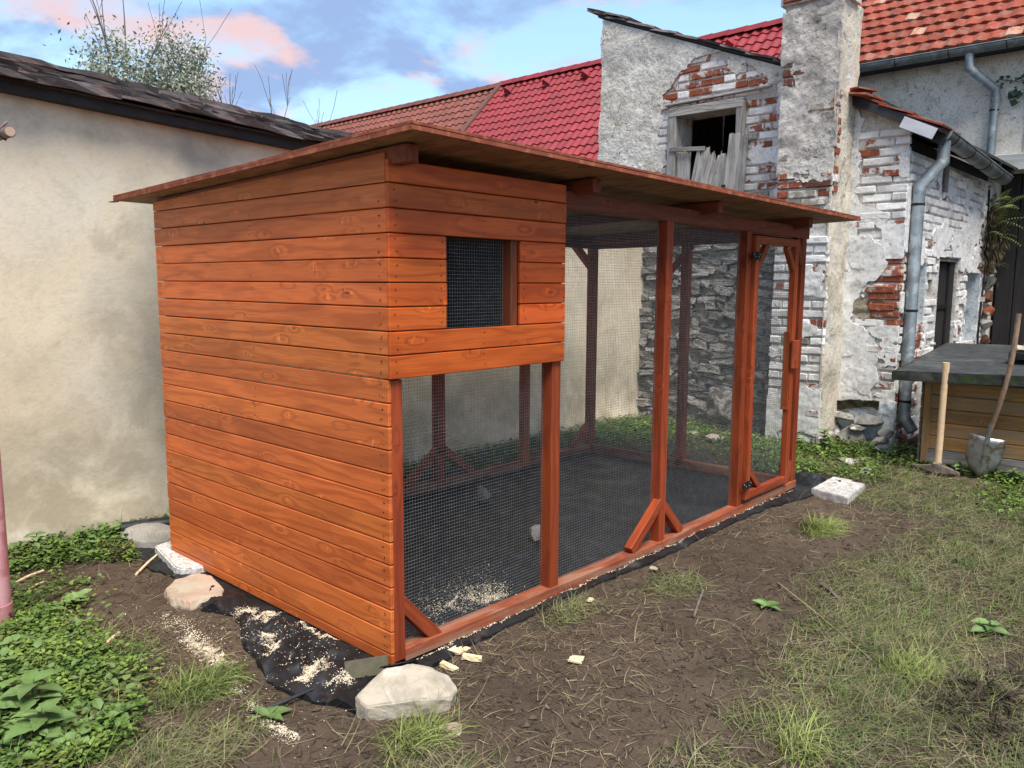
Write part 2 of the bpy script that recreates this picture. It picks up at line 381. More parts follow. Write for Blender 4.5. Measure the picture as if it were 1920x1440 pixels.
s.set(Base_Color=c); s.bump(s.ma('ADD', s.noise(v, 4, 6, .6), s.ma('MULTIPLY', s.noise(v, 45, 5, .65), .45)), .4, .010)
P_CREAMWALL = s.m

STONE_W = mat_simple('limewashed_rubble', (.62, .60, .56), (.30, .28, .25), 14, .95, 1.0, .02, .1, rndt=.35, c3=(.15, .135, .12), s3=6, dist=.8)
STONE_D = mat_simple('dark_footing_stone', (.28, .27, .25), (.16, .155, .145), 8, .95, .8, .012, .1, rndt=.3, c3=(.42, .41, .38), s3=4)
STONE_PALE = mat_simple('pale_sandstone', (.47, .41, .315), (.34, .295, .225), 13, .93, .9, .006, .12, c3=(.52, .47, .39), s3=6)
STONE_PINK = mat_simple('pinkish_fieldstone', (.47, .34, .255), (.36, .285, .21), 6, .93, .7, .006, .12, c3=(.42, .37, .28), s3=7)
STONE_GREY = mat_simple('grey_fieldstone', (.40, .37, .32), (.28, .255, .21), 7, .93, .7, .006, .12)
CONCRETE = mat_simple('worn_concrete_slab', (.60, .58, .54), (.38, .36, .33), 45, .92, .9, .006, .15, c3=(.66, .64, .61), s3=16)
s = NT('terrazzo_slab', .85, .2); v = s.co
vo = s.n('TexVoronoi', {'Vector': v, 'Scale': 95.0}, feature='F1')
c = s.mix(s.mr(s.noise(v, 60, 4, .6), .45, .6), (.66, .66, .64), (.36, .31, .26)); c = s.mix(s.mr(s.noise(v, 9, 4), .45, .65, 0, .5), c, (.50, .46, .40))
s.set(Base_Color=c); s.bump(s.noise(v, 90, 4, .6), .6, .003); TERRAZZO = s.m
ZINC = mat_simple('weathered_zinc', (.30, .34, .345), (.22, .25, .255), 6, .50, .12, .003, .5, .55, rndt=.08, c3=(.42, .46, .47), s3=9)
ZINC_D = mat_simple('dull_zinc_gutter', (.22, .25, .24), (.15, .17, .165), 6, .55, .12, .003, .5, .5, c3=(.28, .32, .31), s3=5)
IRON = mat_simple('black_iron', (.02, .02, .02), (.04, .035, .03), 30, .5, .2, .002, .4, .6)
STEEL = mat_simple('worn_steel', (.42, .43, .44), (.28, .28, .28), 14, .42, .2, .002, .5, .8, c3=(.22, .17, .13), s3=10)
RUSTY = mat_simple('rusty_iron_head', (.25, .21, .175), (.15, .115, .09), 26, .75, .5, .003, .3, .4)
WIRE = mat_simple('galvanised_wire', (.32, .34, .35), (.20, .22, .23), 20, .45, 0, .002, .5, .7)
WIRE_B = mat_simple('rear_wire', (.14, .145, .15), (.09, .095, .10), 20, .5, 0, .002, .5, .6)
TARP = None
s = NT('black_geotextile', .55, .28); v = s.co
n = s.noise(v, 5, 6, .6, .4); c = s.mix(s.mr(n, .4, .7), (.010, .011, .012), (.024, .026, .029))
c = s.mix(s.mr(s.noise(v, 3.2, 7, .7, .6), .55, .72, 0, .5), c, (.10, .095, .085))
s.set(Base_Color=c, Roughness=s.mr(n, .3, .7, .38, .6)); s.bump(s.noise(v, 60, 4, .6), .25, .003); TARP = s.m
FELT = mat_simple('bitumen_felt', (.060, .063, .064), (.040, .043, .042), 12, .9, .6, .004, .15, c3=(.085, .088, .086), s3=3)
FELT_E = mat_simple('mossy_felt_edge', (.035, .038, .036), (.055, .058, .052), 14, .95, .8, .006, .12, c3=(.035, .055, .018), s3=9)
PINK = mat_simple('faded_pink_paint', (.66, .34, .37), (.70, .40, .43), 3, .42, .1, .002, .4, c3=(.53, .23, .24), s3=6)
PINK_ARM = mat_simple('chalky_brown_pipe', (.22, .15, .14), (.16, .11, .105), 20, .7, .4, .003, .3)
SAW = mat_simple('fresh_sawdust', (.74, .64, .45), (.84, .77, .60), 60, .95, 0, .002, .1, island=.15)
CHIP = mat_simple('fresh_wood_offcut', (.68, .52, .30), (.78, .64, .42), 18, .8, .3, .003, .2, rndt=.15)
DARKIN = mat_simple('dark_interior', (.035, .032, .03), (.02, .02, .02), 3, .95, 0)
s = NT('osb_board', .8, .25); v = s.co
a = s.n('TexVoronoi', {'Vector': s.vm('ADD', s.vm('MULTIPLY', v, (9, 26, 9)), s.n('TexNoise', {'Vector': v, 'Scale': 7.0}).outputs['Color']), 'Scale': 1.0}, feature='F1')
bq = s.n('TexVoronoi', {'Vector': s.vm('ADD', s.vm('MULTIPLY', v, (24, 8, 9)), (5.1, 3.3, 1.1)), 'Scale': 1.0}, feature='F1')
k = s.n('SeparateColor', {0: a.outputs['Color']}).outputs[0]; k2 = s.n('SeparateColor', {0: bq.outputs['Color']}).outputs[0]
c = s.mix(k, (.27, .15, .08), (.20, .105, .055)); c = s.mix(s.mr(k2, .55, .6, 0, .8), c, (.31, .18, .095)); c = s.mix(s.mr(k2, .12, .08, 0, .6), c, (.17, .10, .05))
s.set(Base_Color=c); s.bump(s.ma('ADD', k, k2), .4, .003); OSB = s.m
ROOFCOAT = mat_simple('red_brown_roof_edge', (.27, .075, .038), (.17, .045, .026), 9, .75, .5, .004, .25, c3=(.33, .115, .055), s3=14)
MEMB = mat_simple('dark_grey_panel', (.22, .23, .235), (.15, .16, .165), 2, .35, .1, .003, .4)

TILE_RED = mat_simple('new_red_tile', (.29, .032, .036), (.225, .026, .030), 3, .5, .1, .002, .35, rndt=.16)
TILE_BROWN = mat_simple('brown_tile', (.23, .075, .052), (.17, .058, .042), 3, .65, .1, .002, .3, rndt=.1)
TILE_OLD = mat_simple('weathered_clay_tile', (.31, .076, .047), (.22, .058, .038), 11, .9, .5, .005, .15, rndt=.22, c3=(.25, .12, .085), s3=7)
TILE_LICHEN = mat_simple('lichened_clay_tile', (.42, .27, .20), (.33, .24, .17), 12, .95, .6, .006, .1, rndt=.2, c3=(.40, .12, .07), s3=6)
SLAB = mat_simple('mossy_dark_tile', (.145, .128, .125), (.080, .075, .078), 7, .92, .7, .01, .2, rndt=.45, c3=(.165, .105, .088), s3=2.5)
FASCIA = mat_simple('eave_shade_black', (.030, .032, .036), (.045, .046, .05), 4, .8, .2, .004, .2)  # near-black: the shadow under the eaves is put into this colour

BARK = mat_simple('grey_bark', (.21, .185, .16), (.14, .12, .10), 14, .95, .6, .006, .1)
LEAF_T = mat_simple('olive_tree_leaf', (.26, .29, .20), (.42, .45, .35), 5, .6, 0, .002, .3, island=.35)
GRASS = mat_simple('grass_blade', (.075, .125, .026), (.17, .21, .060), 3, .6, 0, .002, .25, island=.4)
GRASS_L = mat_simple('lime_grass_blade', (.17, .225, .045), (.27, .29, .10), 4, .6, 0, .002, .25, island=.3)
CLOVER = mat_simple('clover_leaf', (.060, .125, .018), (.16, .24, .045), 6, .6, 0, .002, .3, island=.5, c3=(.10, .11, .03), s3=3)
WEED = mat_simple('broad_weed_leaf', (.085, .155, .035), (.15, .235, .075), 9, .55, .3, .004, .35, rndt=.25)
STRAW = mat_simple('dry_stalk', (.34, .27, .155), (.24, .185, .105), 5, .8, 0, .002, .2, island=.5)
LITTER = mat_simple('dark_litter', (.075, .058, .040), (.045, .036, .027), 6, .9, 0, .002, .15, island=.5)
GREYST = mat_simple('grey_hay', (.21, .185, .105), (.13, .12, .065), 5, .8, 0, .002, .2, island=.45)
FERN = mat_simple('fern_leaf', (.085, .12, .030), (.13, .165, .055), 8, .7, 0, .002, .25, rndt=.3, island=.25)
FERN_D = mat_simple('dead_fern', (.10, .075, .045), (.065, .05, .03), 8, .9, 0, .002, .15, island=.4)
IVY = mat_simple('ivy_leaf', (.020, .055, .020), (.035, .085, .032), 9, .35, .1, .002, .45, rndt=.3)
# damp trampled soil
s = NT('trampled_soil', .92, .18); v = s.co
c = s.mix(s.mr(s.noise(v, 1.3, 7, .6, .5), .36, .64), (.108, .078, .055), (.072, .051, .035))
c = s.mix(s.mr(s.noise(v, 9, 7, .7, .3), .42, .66, 0, .6), c, (.122, .090, .063))
c = s.mix(s.mr(s.noise(v, 36, 6, .7), .55, .7, 0, .65), c, (.040, .030, .022))
c = s.mix(s.mr(s.noise(v, 120, 3, .6), .68, .73, 0, .8), c, (.30, .25, .18))
at = s.n('Attribute', attribute_name='veg').outputs['Fac']
gm = s.ma('MULTIPLY', at, s.mr(s.noise(v, 7, 6, .65), .34, .6)); c = s.mix(s.ma('MULTIPLY', gm, .8), c, (.062, .075, .024))
s.set(Base_Color=c, Roughness=s.mr(s.noise(v, 2, 4), .35, .7, .75, .98))
s.bump(s.ma('ADD', s.noise(v, 14, 7, .7), s.ma('MULTIPLY', s.noise(v, 70, 5, .7), .5)), .9, .02); SOIL = s.m
# ------------------------------------------------------------------ ground
def splats(x, y, L):
    r = np.zeros(np.shape(x))
    for (cx, cy, rx, ry, w) in L: r = np.maximum(r, w * np.exp(-(((x - cx) / rx) ** 2 + ((y - cy) / ry) ** 2) ** 1.5))
    return r
GREEN_S = [(-1.25, 1.0, .42, .55, 1), (-1.2, .5, .28, .32, 1), (-1.02, 1.45, .22, .35, .9), (-1.3, 1.9, .5, .5, .9), (-.55, 2.6, .75, .22, .95), (.0, 2.35, .22, .18, .7),
           (1.6, 2.55, 1.6, .2, .8), (3.4, 2.5, 1.2, .26, .9), (5.1, 2.1, .75, .8, .9), (5.3, 1.0, .5, .6, .9), (5.75, .25, .45, .4, .95), (5.75, -.3, .35, .3, .9), (5.5, -.9, .14, .7, .8), (5.4, -1.5, .25, .4, .8), (4.9, -.15, .35, .22, .75), (4.7, .5, .4, .6, .8), (4.8, -1.5, .5, .35, .6)]
GRASS_S = [(-.62, .43, .15, .12, .9), (-.75, .95, .2, .25, .45), (-.26, -.47, .1, .09, 1), (1.6, -.36, .2, .13, .7), (.95, -.17, .16, .08, .7), (3.15, -.55, .16, .10, 1),
           (2.4, -1.3, .7, .35, .8), (1.75, -1.45, .55, .35, .9), (1.25, -1.55, .5, .35, .85), (3.6, -1.45, .8, .4, .75), (4.5, -1.1, .6, .7, .85), (4.8, -.55, .5, .35, .8), (.62, -1.45, .3, .22, .8), (.35, -1.25, .2, .12, .4),
           (2.9, -1.85, 1.0, .4, .9), (1.1, -2.1, .6, .25, .8), (4.2, -2.2, 1.4, .7, .9), (-.45, -.75, .2, .15, .5), (-.9, .05, .25, .15, .5)]
def dens(L, x, y, sc=2.2, s=3): return np.clip(splats(x, y, L) * (1.0 + .8 * fbm(np.asarray(x) * sc, np.asarray(y) * sc, 0, s, 3)), 0, 1.2)
def gh(x, y):
    x = np.asarray(x, float); y = np.asarray(y, float)
    r = -.034 + .016 * fbm(x * .9, y * .9, 0, 11, 3)
    und = np.clip(sdpoly(x, y, [(-.05, -.05), (4.1, -.05), (4.1, 2.1), (-.05, 2.1)]) / .12 + .5, 0, 1)
    r = r * (1 - und) + -.036 * und
    rough = .009 * fbm(x * 9, y * 9, 0, 21, 4) + .004 * fbm(x * 40, y * 40, 0, 25, 2)
    far = np.clip(1 - (np.hypot(x - 1.5, y) - 7) / 3, 0, 1)
    r = r + rough * (1 - und) * far
    r = r + .03 * np.clip(splats(x, y, [(1.32, -1.87, .22, .16, 1), (1.5, -1.95, .2, .2, .8)]), 0, 1) * (1 + fbm(x * 12, y * 12, 0, 5, 3))
    return r
def axis(a, b, st, far):
    t = []; d = st; p = a
    while p > -far: d *= 1.35; p -= d; t.append(p)
    q = []; d = st; p = b
    while p < far: d *= 1.35; p += d; q.append(p)
    return np.array(t[::-1] + list(np.arange(a, b, st)) + [b] + q)
gx = axis(-1.7, 6.2, .022, 300); gy = axis(-2.6, 2.9, .022, 300)
XX, YY = np.meshgrid(gx, gy, indexing='ij'); nX, nY = XX.shape
ZZ = gh(XX, YY); I = np.arange(nX * nY).reshape(nX, nY)
F = np.stack([I[:-1, :-1], I[1:, :-1], I[1:, 1:], I[:-1, 1:]], -1).reshape(-1, 4)
gm_ = mesh_np('ground', np.stack([XX, YY, ZZ], -1).reshape(-1, 3), F, SOIL, True)
va = gm_.attributes.new('veg', 'FLOAT', 'POINT'); va.data.foreach_set('value', np.clip(dens(GREEN_S, XX, YY) + .8 * dens(GRASS_S, XX, YY, 2.2, 9), 0, 1).ravel().astype(np.float32))
g = obj('ground', gm_); g['kind'] = 'structure'; g['label'] = 'trampled brown soil yard with patches of grass'

# ------------------------------------------------------------------ chicken coop
coop = thing('chicken_coop', (2, 1, 0), 'orange stained timber chicken coop with wire mesh run and flat roof', 'chicken coop')
PW = .0945; Z0 = 1.171; LEN = 4.0; DEP = 2.0
rows = [Z0 + k * PW for k in range(-13, 9)]
def rooz(x, y): return 2.06 - .033 * y - .0115 * x
for i, zb in enumerate(rows):
    z0 = max(zb, -.012); z1 = zb + PW - .0038; j = random.uniform(-.0012, .0012)
    if i == len(rows) - 1:
        M, L = frame((.009, .002, z0), (.009, DEP, z0), (-1, 0, 0))
        def wedge(c, L=L):
            t = c.x / L + .5; top = 2.035 * (1 - t) + 1.972 * t - z0
            return Vector((c.x, -top if c.y < 0 else 0, c.z))
        obj('cladding_board', boxm('cladding_board', L, .1, .018, W_CLAD, 0, fn=wedge), coop, M); continue
    zc = (z0 + z1) / 2
    lo = random.uniform(-.004, .004)
    plank('cladding_board', coop, (.009 + j, .001, zc), (.009 - j, DEP + lo, zc + random.uniform(-.001, .001)), z1 - z0, .018, (-1, 0, 0), W_CLAD, .0035)
# boarded front of the nest box, window opening between the studs
WX0, WX1 = .302, .752
for k in range(9):
    z0 = Z0 + k * PW; z1 = z0 + PW - .0038; zc = (z0 + z1) / 2
    if k == 8: z1 = 2.01; zc = (z0 + z1) / 2
    def fb(a, b): plank('front_board', coop, (a, -.009 + random.uniform(-.001, .001), zc), (b, -.009 + random.uniform(-.001, .001), zc), z1 - z0, .018, (0, -1, 0), W_FRONT, .0035)
    if 2 <= k <= 5: fb(-.002, WX0 + random.uniform(-.003, .003)); fb(WX1 + random.uniform(-.002, .004), 1.081)
    else: fb(-.002, 1.081 + random.uniform(-.002, .002))
for (x, z0, z1) in ((WX0 - .032, 1.17, 1.95), (WX1 - .018, 1.17, 1.95)):
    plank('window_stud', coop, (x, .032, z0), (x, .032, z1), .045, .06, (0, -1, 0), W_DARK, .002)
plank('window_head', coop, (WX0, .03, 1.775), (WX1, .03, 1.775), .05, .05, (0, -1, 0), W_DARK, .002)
# posts of the long front
FP = [(.045, .055, -.005, 1.165), (1.045, .066, -.02, 1.99), (2.06, .068, -.02, 1.93), (3.055, .064, -.01, 1.93), (3.955, .07, -.005, 1.93)]
for (x, w, z0, z1) in FP: plank('post', coop, (x, .036, z0), (x, .036, z1), w, .07, (0, -1, 0), W_FRAME, .003)
# bottom rail (sagging a little) and its inner lip
plank('sill', coop, (.072, .034, .012), (LEN + .005, .034, .012), .058, .076, (0, -1, 0), W_SILL, .004, bow=-.022)
plank('sill', coop, (.05, DEP - .03, .02), (LEN, DEP - .03, .02), .07, .06, (0, -1, 0), W_SILL, .004)
plank('sill', coop, (LEN - .03, .07, .02), (LEN - .03, DEP - .06, .02), .07, .06, (1, 0, 0), W_SILL, .004)
# head beams
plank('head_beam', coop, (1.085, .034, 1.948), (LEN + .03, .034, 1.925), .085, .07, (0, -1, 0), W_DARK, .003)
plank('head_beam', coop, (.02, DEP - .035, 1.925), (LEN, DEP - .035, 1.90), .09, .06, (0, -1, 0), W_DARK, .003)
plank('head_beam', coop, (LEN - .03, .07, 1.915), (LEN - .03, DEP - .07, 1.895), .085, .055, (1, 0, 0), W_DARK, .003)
# rafters that poke out under the roof boards
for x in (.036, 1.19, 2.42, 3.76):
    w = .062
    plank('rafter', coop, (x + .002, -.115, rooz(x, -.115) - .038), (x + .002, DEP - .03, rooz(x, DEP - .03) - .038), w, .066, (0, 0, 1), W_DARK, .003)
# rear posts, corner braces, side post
for x, w in ((2.06, .085), (3.04, .075), (3.97, .09), (.07, .07)):
    plank('rear_post', coop, (x, DEP - .035, 0), (x, DEP - .035, 1.9), w, .06, (0, -1, 0), W_FRAME, .003)
plank('side_post', coop, (LEN - .03, 1.0, 0), (LEN - .03, 1.0, 1.88), .07, .06, (1, 0, 0), W_FRAME, .003)
for a, b in (((1.72, .06), (2.05, .30)), ((2.40, .06), (2.08, .30)), ((3.70, .06), (3.95, .25)), ((3.68, 1.89), (3.95, 1.68))):
    plank('brace', coop, (a[0], DEP - .04, a[1]), (b[0], DEP - .04, b[1]), .06, .05, (0, -1, 0), W_FRAME, .002)
for a, b, y in (((.058, .242), (.262, .022), .03), ((1.745, .030), (2.05, .262), .022), ((2.065, .255), (2.30, .022), .030), ((3.845, .03), (3.945, .19), .03), ((3.845, 1.88), (3.94, 1.70), .03)):
    plank('brace', coop, (a[0], y, a[1]), (b[0], y, b[1]), .058, .05, (0, -1, 0), W_FRAME, .003)
plank('brace', coop, (LEN - .03, .95, 1.86), (LEN - .03, 1.16, 1.64), .05, .04, (1, 0, 0), W_FRAME, .002)
# dark panel at the back of the nest box and its floor
obj('rear_panel', boxm('rear_panel', 1.02, .012, .82, MEMB, .002), coop, Matrix.Translation((.53, DEP - .075, 1.50)))
obj('partition', boxm('partition', .012, 1.86, .80, MEMB, .002), coop, Matrix.Translation((1.035, 1.0, 1.575)))
obj('nest_floor', boxm('nest_floor', 1.0, 1.9, .018, OSB, .001), coop, Matrix.Translation((.53, 1.0, 1.185)))

def wires(name, parent, O, U, Vd, N, W, H, sp, r, mat, wob=.004, seg=.10, seed=0, skew=.0):
    O, U, Vd, N = [np.array(a, float) for a in (O, U, Vd, N)]
    V = []; Fs = []; base = 0
    def strand(fixed, length, hor, off):
        nonlocal base
        n = max(2, int(length / seg) + 1); t = np.linspace(0, length, n)
        if hor: u, v = t, np.full(n, fixed)
        else: u, v = np.full(n, fixed), t
        ph = seed * 7.7
        du = .0030 * fbm(u * 2.1 + ph, v * 2.1, 0, 31 + seed, 2) + skew * v * .01; dv = .0045 * fbm(u * 1.7 + ph, v * 2.3, 0, 37 + seed, 2)
        edge = np.minimum(np.minimum(u, W - u), np.minimum(v, H - v)); k = np.clip(edge / .1, 0, 1)
        dn = wob * fbm(u * 2.4 + ph, v * 2.4, 0, 41 + seed, 2) * k
        P = O + np.outer(u + du * k, U) + np.outer(v + dv * k, Vd) + np.outer(dn + off, N)
        D = U if hor else Vd; A = Vd if hor else U
        for (ca, cn) in ((r, 0), (0, r), (-r, 0), (0, -r)): V.append(P + ca * A + cn * N)
        idx = base + np.arange(4)[:, None] * n + np.arange(n)[None, :]
        for q in range(4):
            a = idx[q]; b = idx[(q + 1) % 4]; Fs.append(np.stack([a[:-1], a[1:], b[1:], b[:-1]], -1))
        base += 4 * n
    for u in np.arange(sp * .5, W, sp): strand(u, H, False, 0)
    for v in np.arange(sp * .5, H, sp): strand(v, W, True, r * 1.2)
    return obj(name, mesh_np(name, np.concatenate(V), np.concatenate(Fs), mat, False), parent)
SPC = .0150; WR = .00058
def fw_panel(x0, x1, z0, z1, seed, par=None, y=.052): wires('wire_mesh', par or coop, (x0, y, z0), (1, 0, 0), (0, 0, 1), (0, -1, 0), x1 - x0, z1 - z0, SPC, WR, WIRE, .006, seed=seed)
fw_panel(.05, 1.03, .0, 1.18, 1); fw_panel(WX0 - .02, WX1 - .02, 1.35, 1.77, 2, y=.05)
fw_panel(1.06, 2.05, .0, 1.93, 3); fw_panel(2.075, 3.04, .0, 1.92, 4); fw_panel(3.80, 3.93, .03, 1.91, 5)
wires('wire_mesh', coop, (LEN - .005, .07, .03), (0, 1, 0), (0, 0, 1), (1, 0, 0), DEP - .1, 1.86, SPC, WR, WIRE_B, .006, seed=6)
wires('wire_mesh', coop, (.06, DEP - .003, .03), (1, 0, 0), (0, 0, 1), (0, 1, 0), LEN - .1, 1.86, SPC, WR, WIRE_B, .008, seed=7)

# door
door = piece('door', coop); door['label'] = 'narrow framed wire mesh door with black hinges'
DX0, DX1, DZ0, DZ1 = 3.098, 3.80, .062, 1.868
for x in (DX0 + .028, DX1 - .03): plank('stile', door, (x, -.004, DZ0), (x, -.004, DZ1), .055, .045, (0, -1, 0), W_FRAME, .003)
for z in (DZ0 + .028, DZ1 - .028): plank('rail', door, (DX0 + .055, -.004, z), (DX1 - .057, -.004, z), .055, .044, (0, -1, 0), W_FRAME, .003)
for a, b in (((3.15, 1.64), (3.30, 1.815)), ((3.745, 1.66), (3.62, 1.815)), ((3.15, .27), (3.33, .11))):
    plank('brace', door, (a[0], -.002, a[1]), (b[0], -.002, b[1]), .045, .035, (0, -1, 0), W_FRAME, .002)
fw_panel(DX0 + .03, DX1 - .03, DZ0 + .03, DZ1 - .03, 8, par=door, y=.024)
plank('handle', door, (3.76, -.045, .93), (3.76, -.045, 1.14), .075, .022, (-.35, -1, 0), W_FRAME, .004)
plank('latch_batten', door, (3.75, .01, .62), (3.75, .01, 1.20), .03, .05, (0, -1, 0), W_FRAME, .002)
for z in (1.735, .175):
    h = obj('hinge', boxm('hinge', .115, .012, .042, IRON, .003), door, Matrix.Translation((3.092, -.033, z)))
    tube('hinge_pin', door, [(3.092, -.042, z - .028), (3.092, -.042, z + .028)], .007, IRON, 8)
    for dxx in (-.045, -.02, .02, .045): obj('screw', boxm('screw', .009, .004, .009, STEEL, .002), door, Matrix.Translation((3.092 + dxx, -.041, z + (.008 if abs(dxx) > .03 else -.008))))
# roof boards: OSB with a painted edge
def roofslab(name, x0, x1, y0, y1, zo, t, mat, seed):
    nx, ny = 24, 14; V = []; F = []
    for k in (0, 1):
        for i in range(nx + 1):
            for j in range(ny + 1):
                x = x0 + (x1 - x0) * i / nx; y = y0 + (y1 - y0) * j / ny
                w = .004 * float(fbm(x * 1.3, y * 1.3, 0, seed, 2))
                V.append((x, y, rooz(x, y) + zo + k * t + w))
    n = (nx + 1) * (ny + 1); q = lambda k, i, j: k * n + i * (ny + 1) + j
    for i in range(nx):
        for j in range(ny):
            F.append([q(0, i, j), q(0, i, j + 1), q(0, i + 1, j + 1), q(0, i + 1, j)]); F.append([q(1, i, j), q(1, i + 1, j), q(1, i + 1, j + 1), q(1, i, j + 1)])
    for i in range(nx):
        F.append([q(0, i, 0), q(0, i + 1, 0), q(1, i + 1, 0), q(1, i, 0)]); F.append([q(0, i + 1, ny), q(0, i, ny), q(1, i, ny), q(1, i + 1, ny)])
    for j in range(ny):
        F.append([q(0, 0, j + 1), q(0, 0, j), q(1, 0, j), q(1, 0, j + 1)]); F.append([q(0, nx, j), q(0, nx, j + 1), q(1, nx, j + 1), q(1, nx, j)])
    return obj(name, mesh_py(name, V, F, mat), coop)
roofslab('roof_board', -.10, 1.62, -.272, 2.25, 0, .018, OSB, 50); roofslab('roof_board', 1.624, 4.27, -.268, 2.25, .0005, .018, OSB, 50)
roofslab('roof_cover', -.107, 4.278, -.279, 2.257, .0195, .010, ROOFCOAT, 50)
for (x0, x1) in ((-.106, 4.277),): plank('edge_trim', coop, (x0, -.277, rooz(x0, -.277) + .009), (x1, -.277, rooz(x1, -.277) + .009), .019, .009, (0, -1, 0), ROOFCOAT, .001, jit=.001)
plank('edge_trim', coop, (-.105, -.27, rooz(0, -.27) + .010), (-.105, 2.25, rooz(0, 2.25) + .010), .019, .009, (-1, 0, 0), ROOFCOAT, .001, jit=.001)
obj('drip_flap', boxm('drip_flap', .03, .07, .004, TARP, .001), coop, Matrix.Translation((-.095, 2.28, rooz(-.1, 2.3) + .002)))
# screw heads on the boards
V = []; F = []
def scr(p, ax):
    o = len(V); r_ = .0032
    for k in range(6):
        a = k * math.pi / 3; q = Vector((0, math.cos(a) * r_, math.sin(a) * r_)) if ax == 'x' else Vector((math.cos(a) * r_, 0, math.sin(a) * r_)); V.append(Vector(p) + q)
    F.append([o + k for k in range(6)])
for zb in rows[:-1]:
    for y in (.035, .045, 1.0, 1.96):
        for dz in (.024, .068):
            if zb + dz > 0.01 and random.random() < .85: scr((-.0026, y + random.uniform(-.008, .008), zb + dz + random.uniform(-.004, .004)), 'x')
for k in range(8):
    for x in ((.03, .27, .78, 1.06) if 2 <= k <= 5 else (.03, .52, 1.06)):
        for dz in (.024, .068): scr((x + random.uniform(-.008, .008), -.0206, Z0 + k * PW + dz + random.uniform(-.004, .004)), 'y')
o = obj('screw_heads', mesh_py('screw_heads', V, F, IRON), coop); o['kind'] = 'stuff'
# ------------------------------------------------------------------ masonry kit
X_, Y_, Z_ = (1, 0, 0), (0, 1, 0), (0, 0, 1)
NX, NY = (-1, 0, 0), (0, -1, 0)
def brick_mesh(n, seed, L=.285, H=.070, T=.06, mat=None):
    random.seed(seed)
    return boxm('brick', L, T, H, mat, .010, 1, jit=.0048)
BR = {}
for nm, m in (('w', B_WHITE), ('f', B_FLAKE), ('r', B_RED), ('g', B_GREY), ('b', B_BROWN)): BR[nm] = [brick_mesh(nm, 100 + i, mat=m) for i in range(4)]
def place_brick(parent, face, u, z, L, kind, proud=0.0, name='brick', seed=0, H=None):
    """face 'x' : plane x=const looking to -x, u is y ; face 'y' : plane y=const looking to -y, u is x"""
    plane, c = face
    me = BR[kind][random.randrange(4)]
    sc = Matrix.Diagonal((L / .285, 1, (H or .070) / .070, 1)); d = .03 - proud
    if plane == 'x': M = Matrix.Translation((c + d, u, z)) @ Matrix.Rotation(R(90), 4, 'Z')
    else: M = Matrix.Translation((u, c + d, z))
    M = M @ Matrix.Rotation(random.uniform(-.012, .012), 4, 'Y') @ Matrix.Rotation(random.uniform(-.012, .012), 4, 'Z') @ sc
    return obj(name, me, parent, M)
def brickwork(parent, face, u0, u1, z0, z1, keep, kind, course=.0855, start=0, limit=300, gap=.011, near=None, rag=0.0):
    """courses of whole and half bricks; the ones farther than the limit are joined"""
    L = []; k = 0; z = z0 + course / 2
    while z < z1:
        u = u0; j = k % 2
        seq = [.285, .285, .14] if j else [.14, .285, .285]
        i = 0
        while u < u1 - .02:
            l = seq[i % 3] * random.uniform(.96, 1.04)
            e = min(u + l, u1)
            c = (u + e) / 2
            if e - u > .03 and keep(c, z, e - u): L.append((c, z + random.uniform(-.003, .003), e - u - gap))
            u = e; i += 1
        z += course; k += 1
    if near: L.sort(key=near)
    for (c, z, l) in L[:limit]: place_brick(parent, face, c, z, l, kind(c, z), random.uniform(-.007, .012))
    if len(L) > limit:
        V = []; F = []
        for (c, z, l) in L[limit:]:
            o = len(V); h = .035; x0, x1 = c - l / 2, c + l / 2; y = face[1] + random.uniform(-.006, .004)
            for (a, b, d) in ((x0, y, z - h), (x1, y, z - h), (x1, y, z + h), (x0, y, z + h), (x0, y + .05, z - h), (x1, y + .05, z - h), (x1, y + .05, z + h), (x0, y + .05, z + h)): V.append((a, b, d) if face[0] == 'y' else (b, a, d))
            for f in ((0, 1, 2, 3), (5, 4, 7, 6), (4, 0, 3, 7), (1, 5, 6, 2), (3, 2, 6, 7), (4, 5, 1, 0)): F.append([o + q for q in f])
        b = obj('far_bricks', fixn(mesh_py('far_bricks', V, F, B_WHITE)), parent); b['kind'] = 'stuff'
    return len(L)
def wallsheet(name, parent, face, u0, u1, z0, z1, holes, depth, mat, top=None, backs=None):
    """wall face with real recessed openings; returns the mesh object. face as above"""
    us = sorted({u0, u1, *[h[0] for h in holes], *[h[1] for h in holes]}); zs = sorted({z0, z1, *[h[2] for h in holes], *[h[3] for h in holes]})
    V = []; F = []
    def P(u, z, d): V.append((face[1] + d, u, z) if face[0] == 'x' else (u, face[1] + d, z)); return len(V) - 1
    def quad(*p): F.append([P(*a) for a in p])
    for a, b in zip(us, us[1:]):
        for c, d in zip(zs, zs[1:]):
            m, n = (a + b) / 2, (c + d) / 2
            if any(h[0] < m < h[1] and h[2] < n < h[3] for h in holes): continue
            t = lambda u, z: top(u) if (top and z == z1) else z
            quad((a, c, 0), (b, c, 0), (b, t(b, d), 0), (a, t(a, d), 0))
    for h in holes:
        a, b, c, d = h[:4]; D = h[4] if len(h) > 4 else depth
        for p, q in (((a, c), (b, c)), ((b, c), (b, d)), ((b, d), (a, d)), ((a, d), (a, c))): quad((*p, 0), (*q, 0), (*q, D), (*p, D))
    return obj(name, mesh_py(name, V, F, mat), parent)
def boxw(name, parent, a, b, mat, bev=0.0, jit=0):
    a = Vector(a); b = Vector(b); return obj(name, boxm(name, abs(b.x - a.x), abs(b.y - a.y), abs(b.z - a.z), mat, bev, jit=jit), parent, Matrix.Translation((a + b) / 2))
def pick(*kw):
    r = random.random(); s_ = 0
    for k, w in kw:
        s_ += w
        if r < s_: return k
    return kw[0][0]
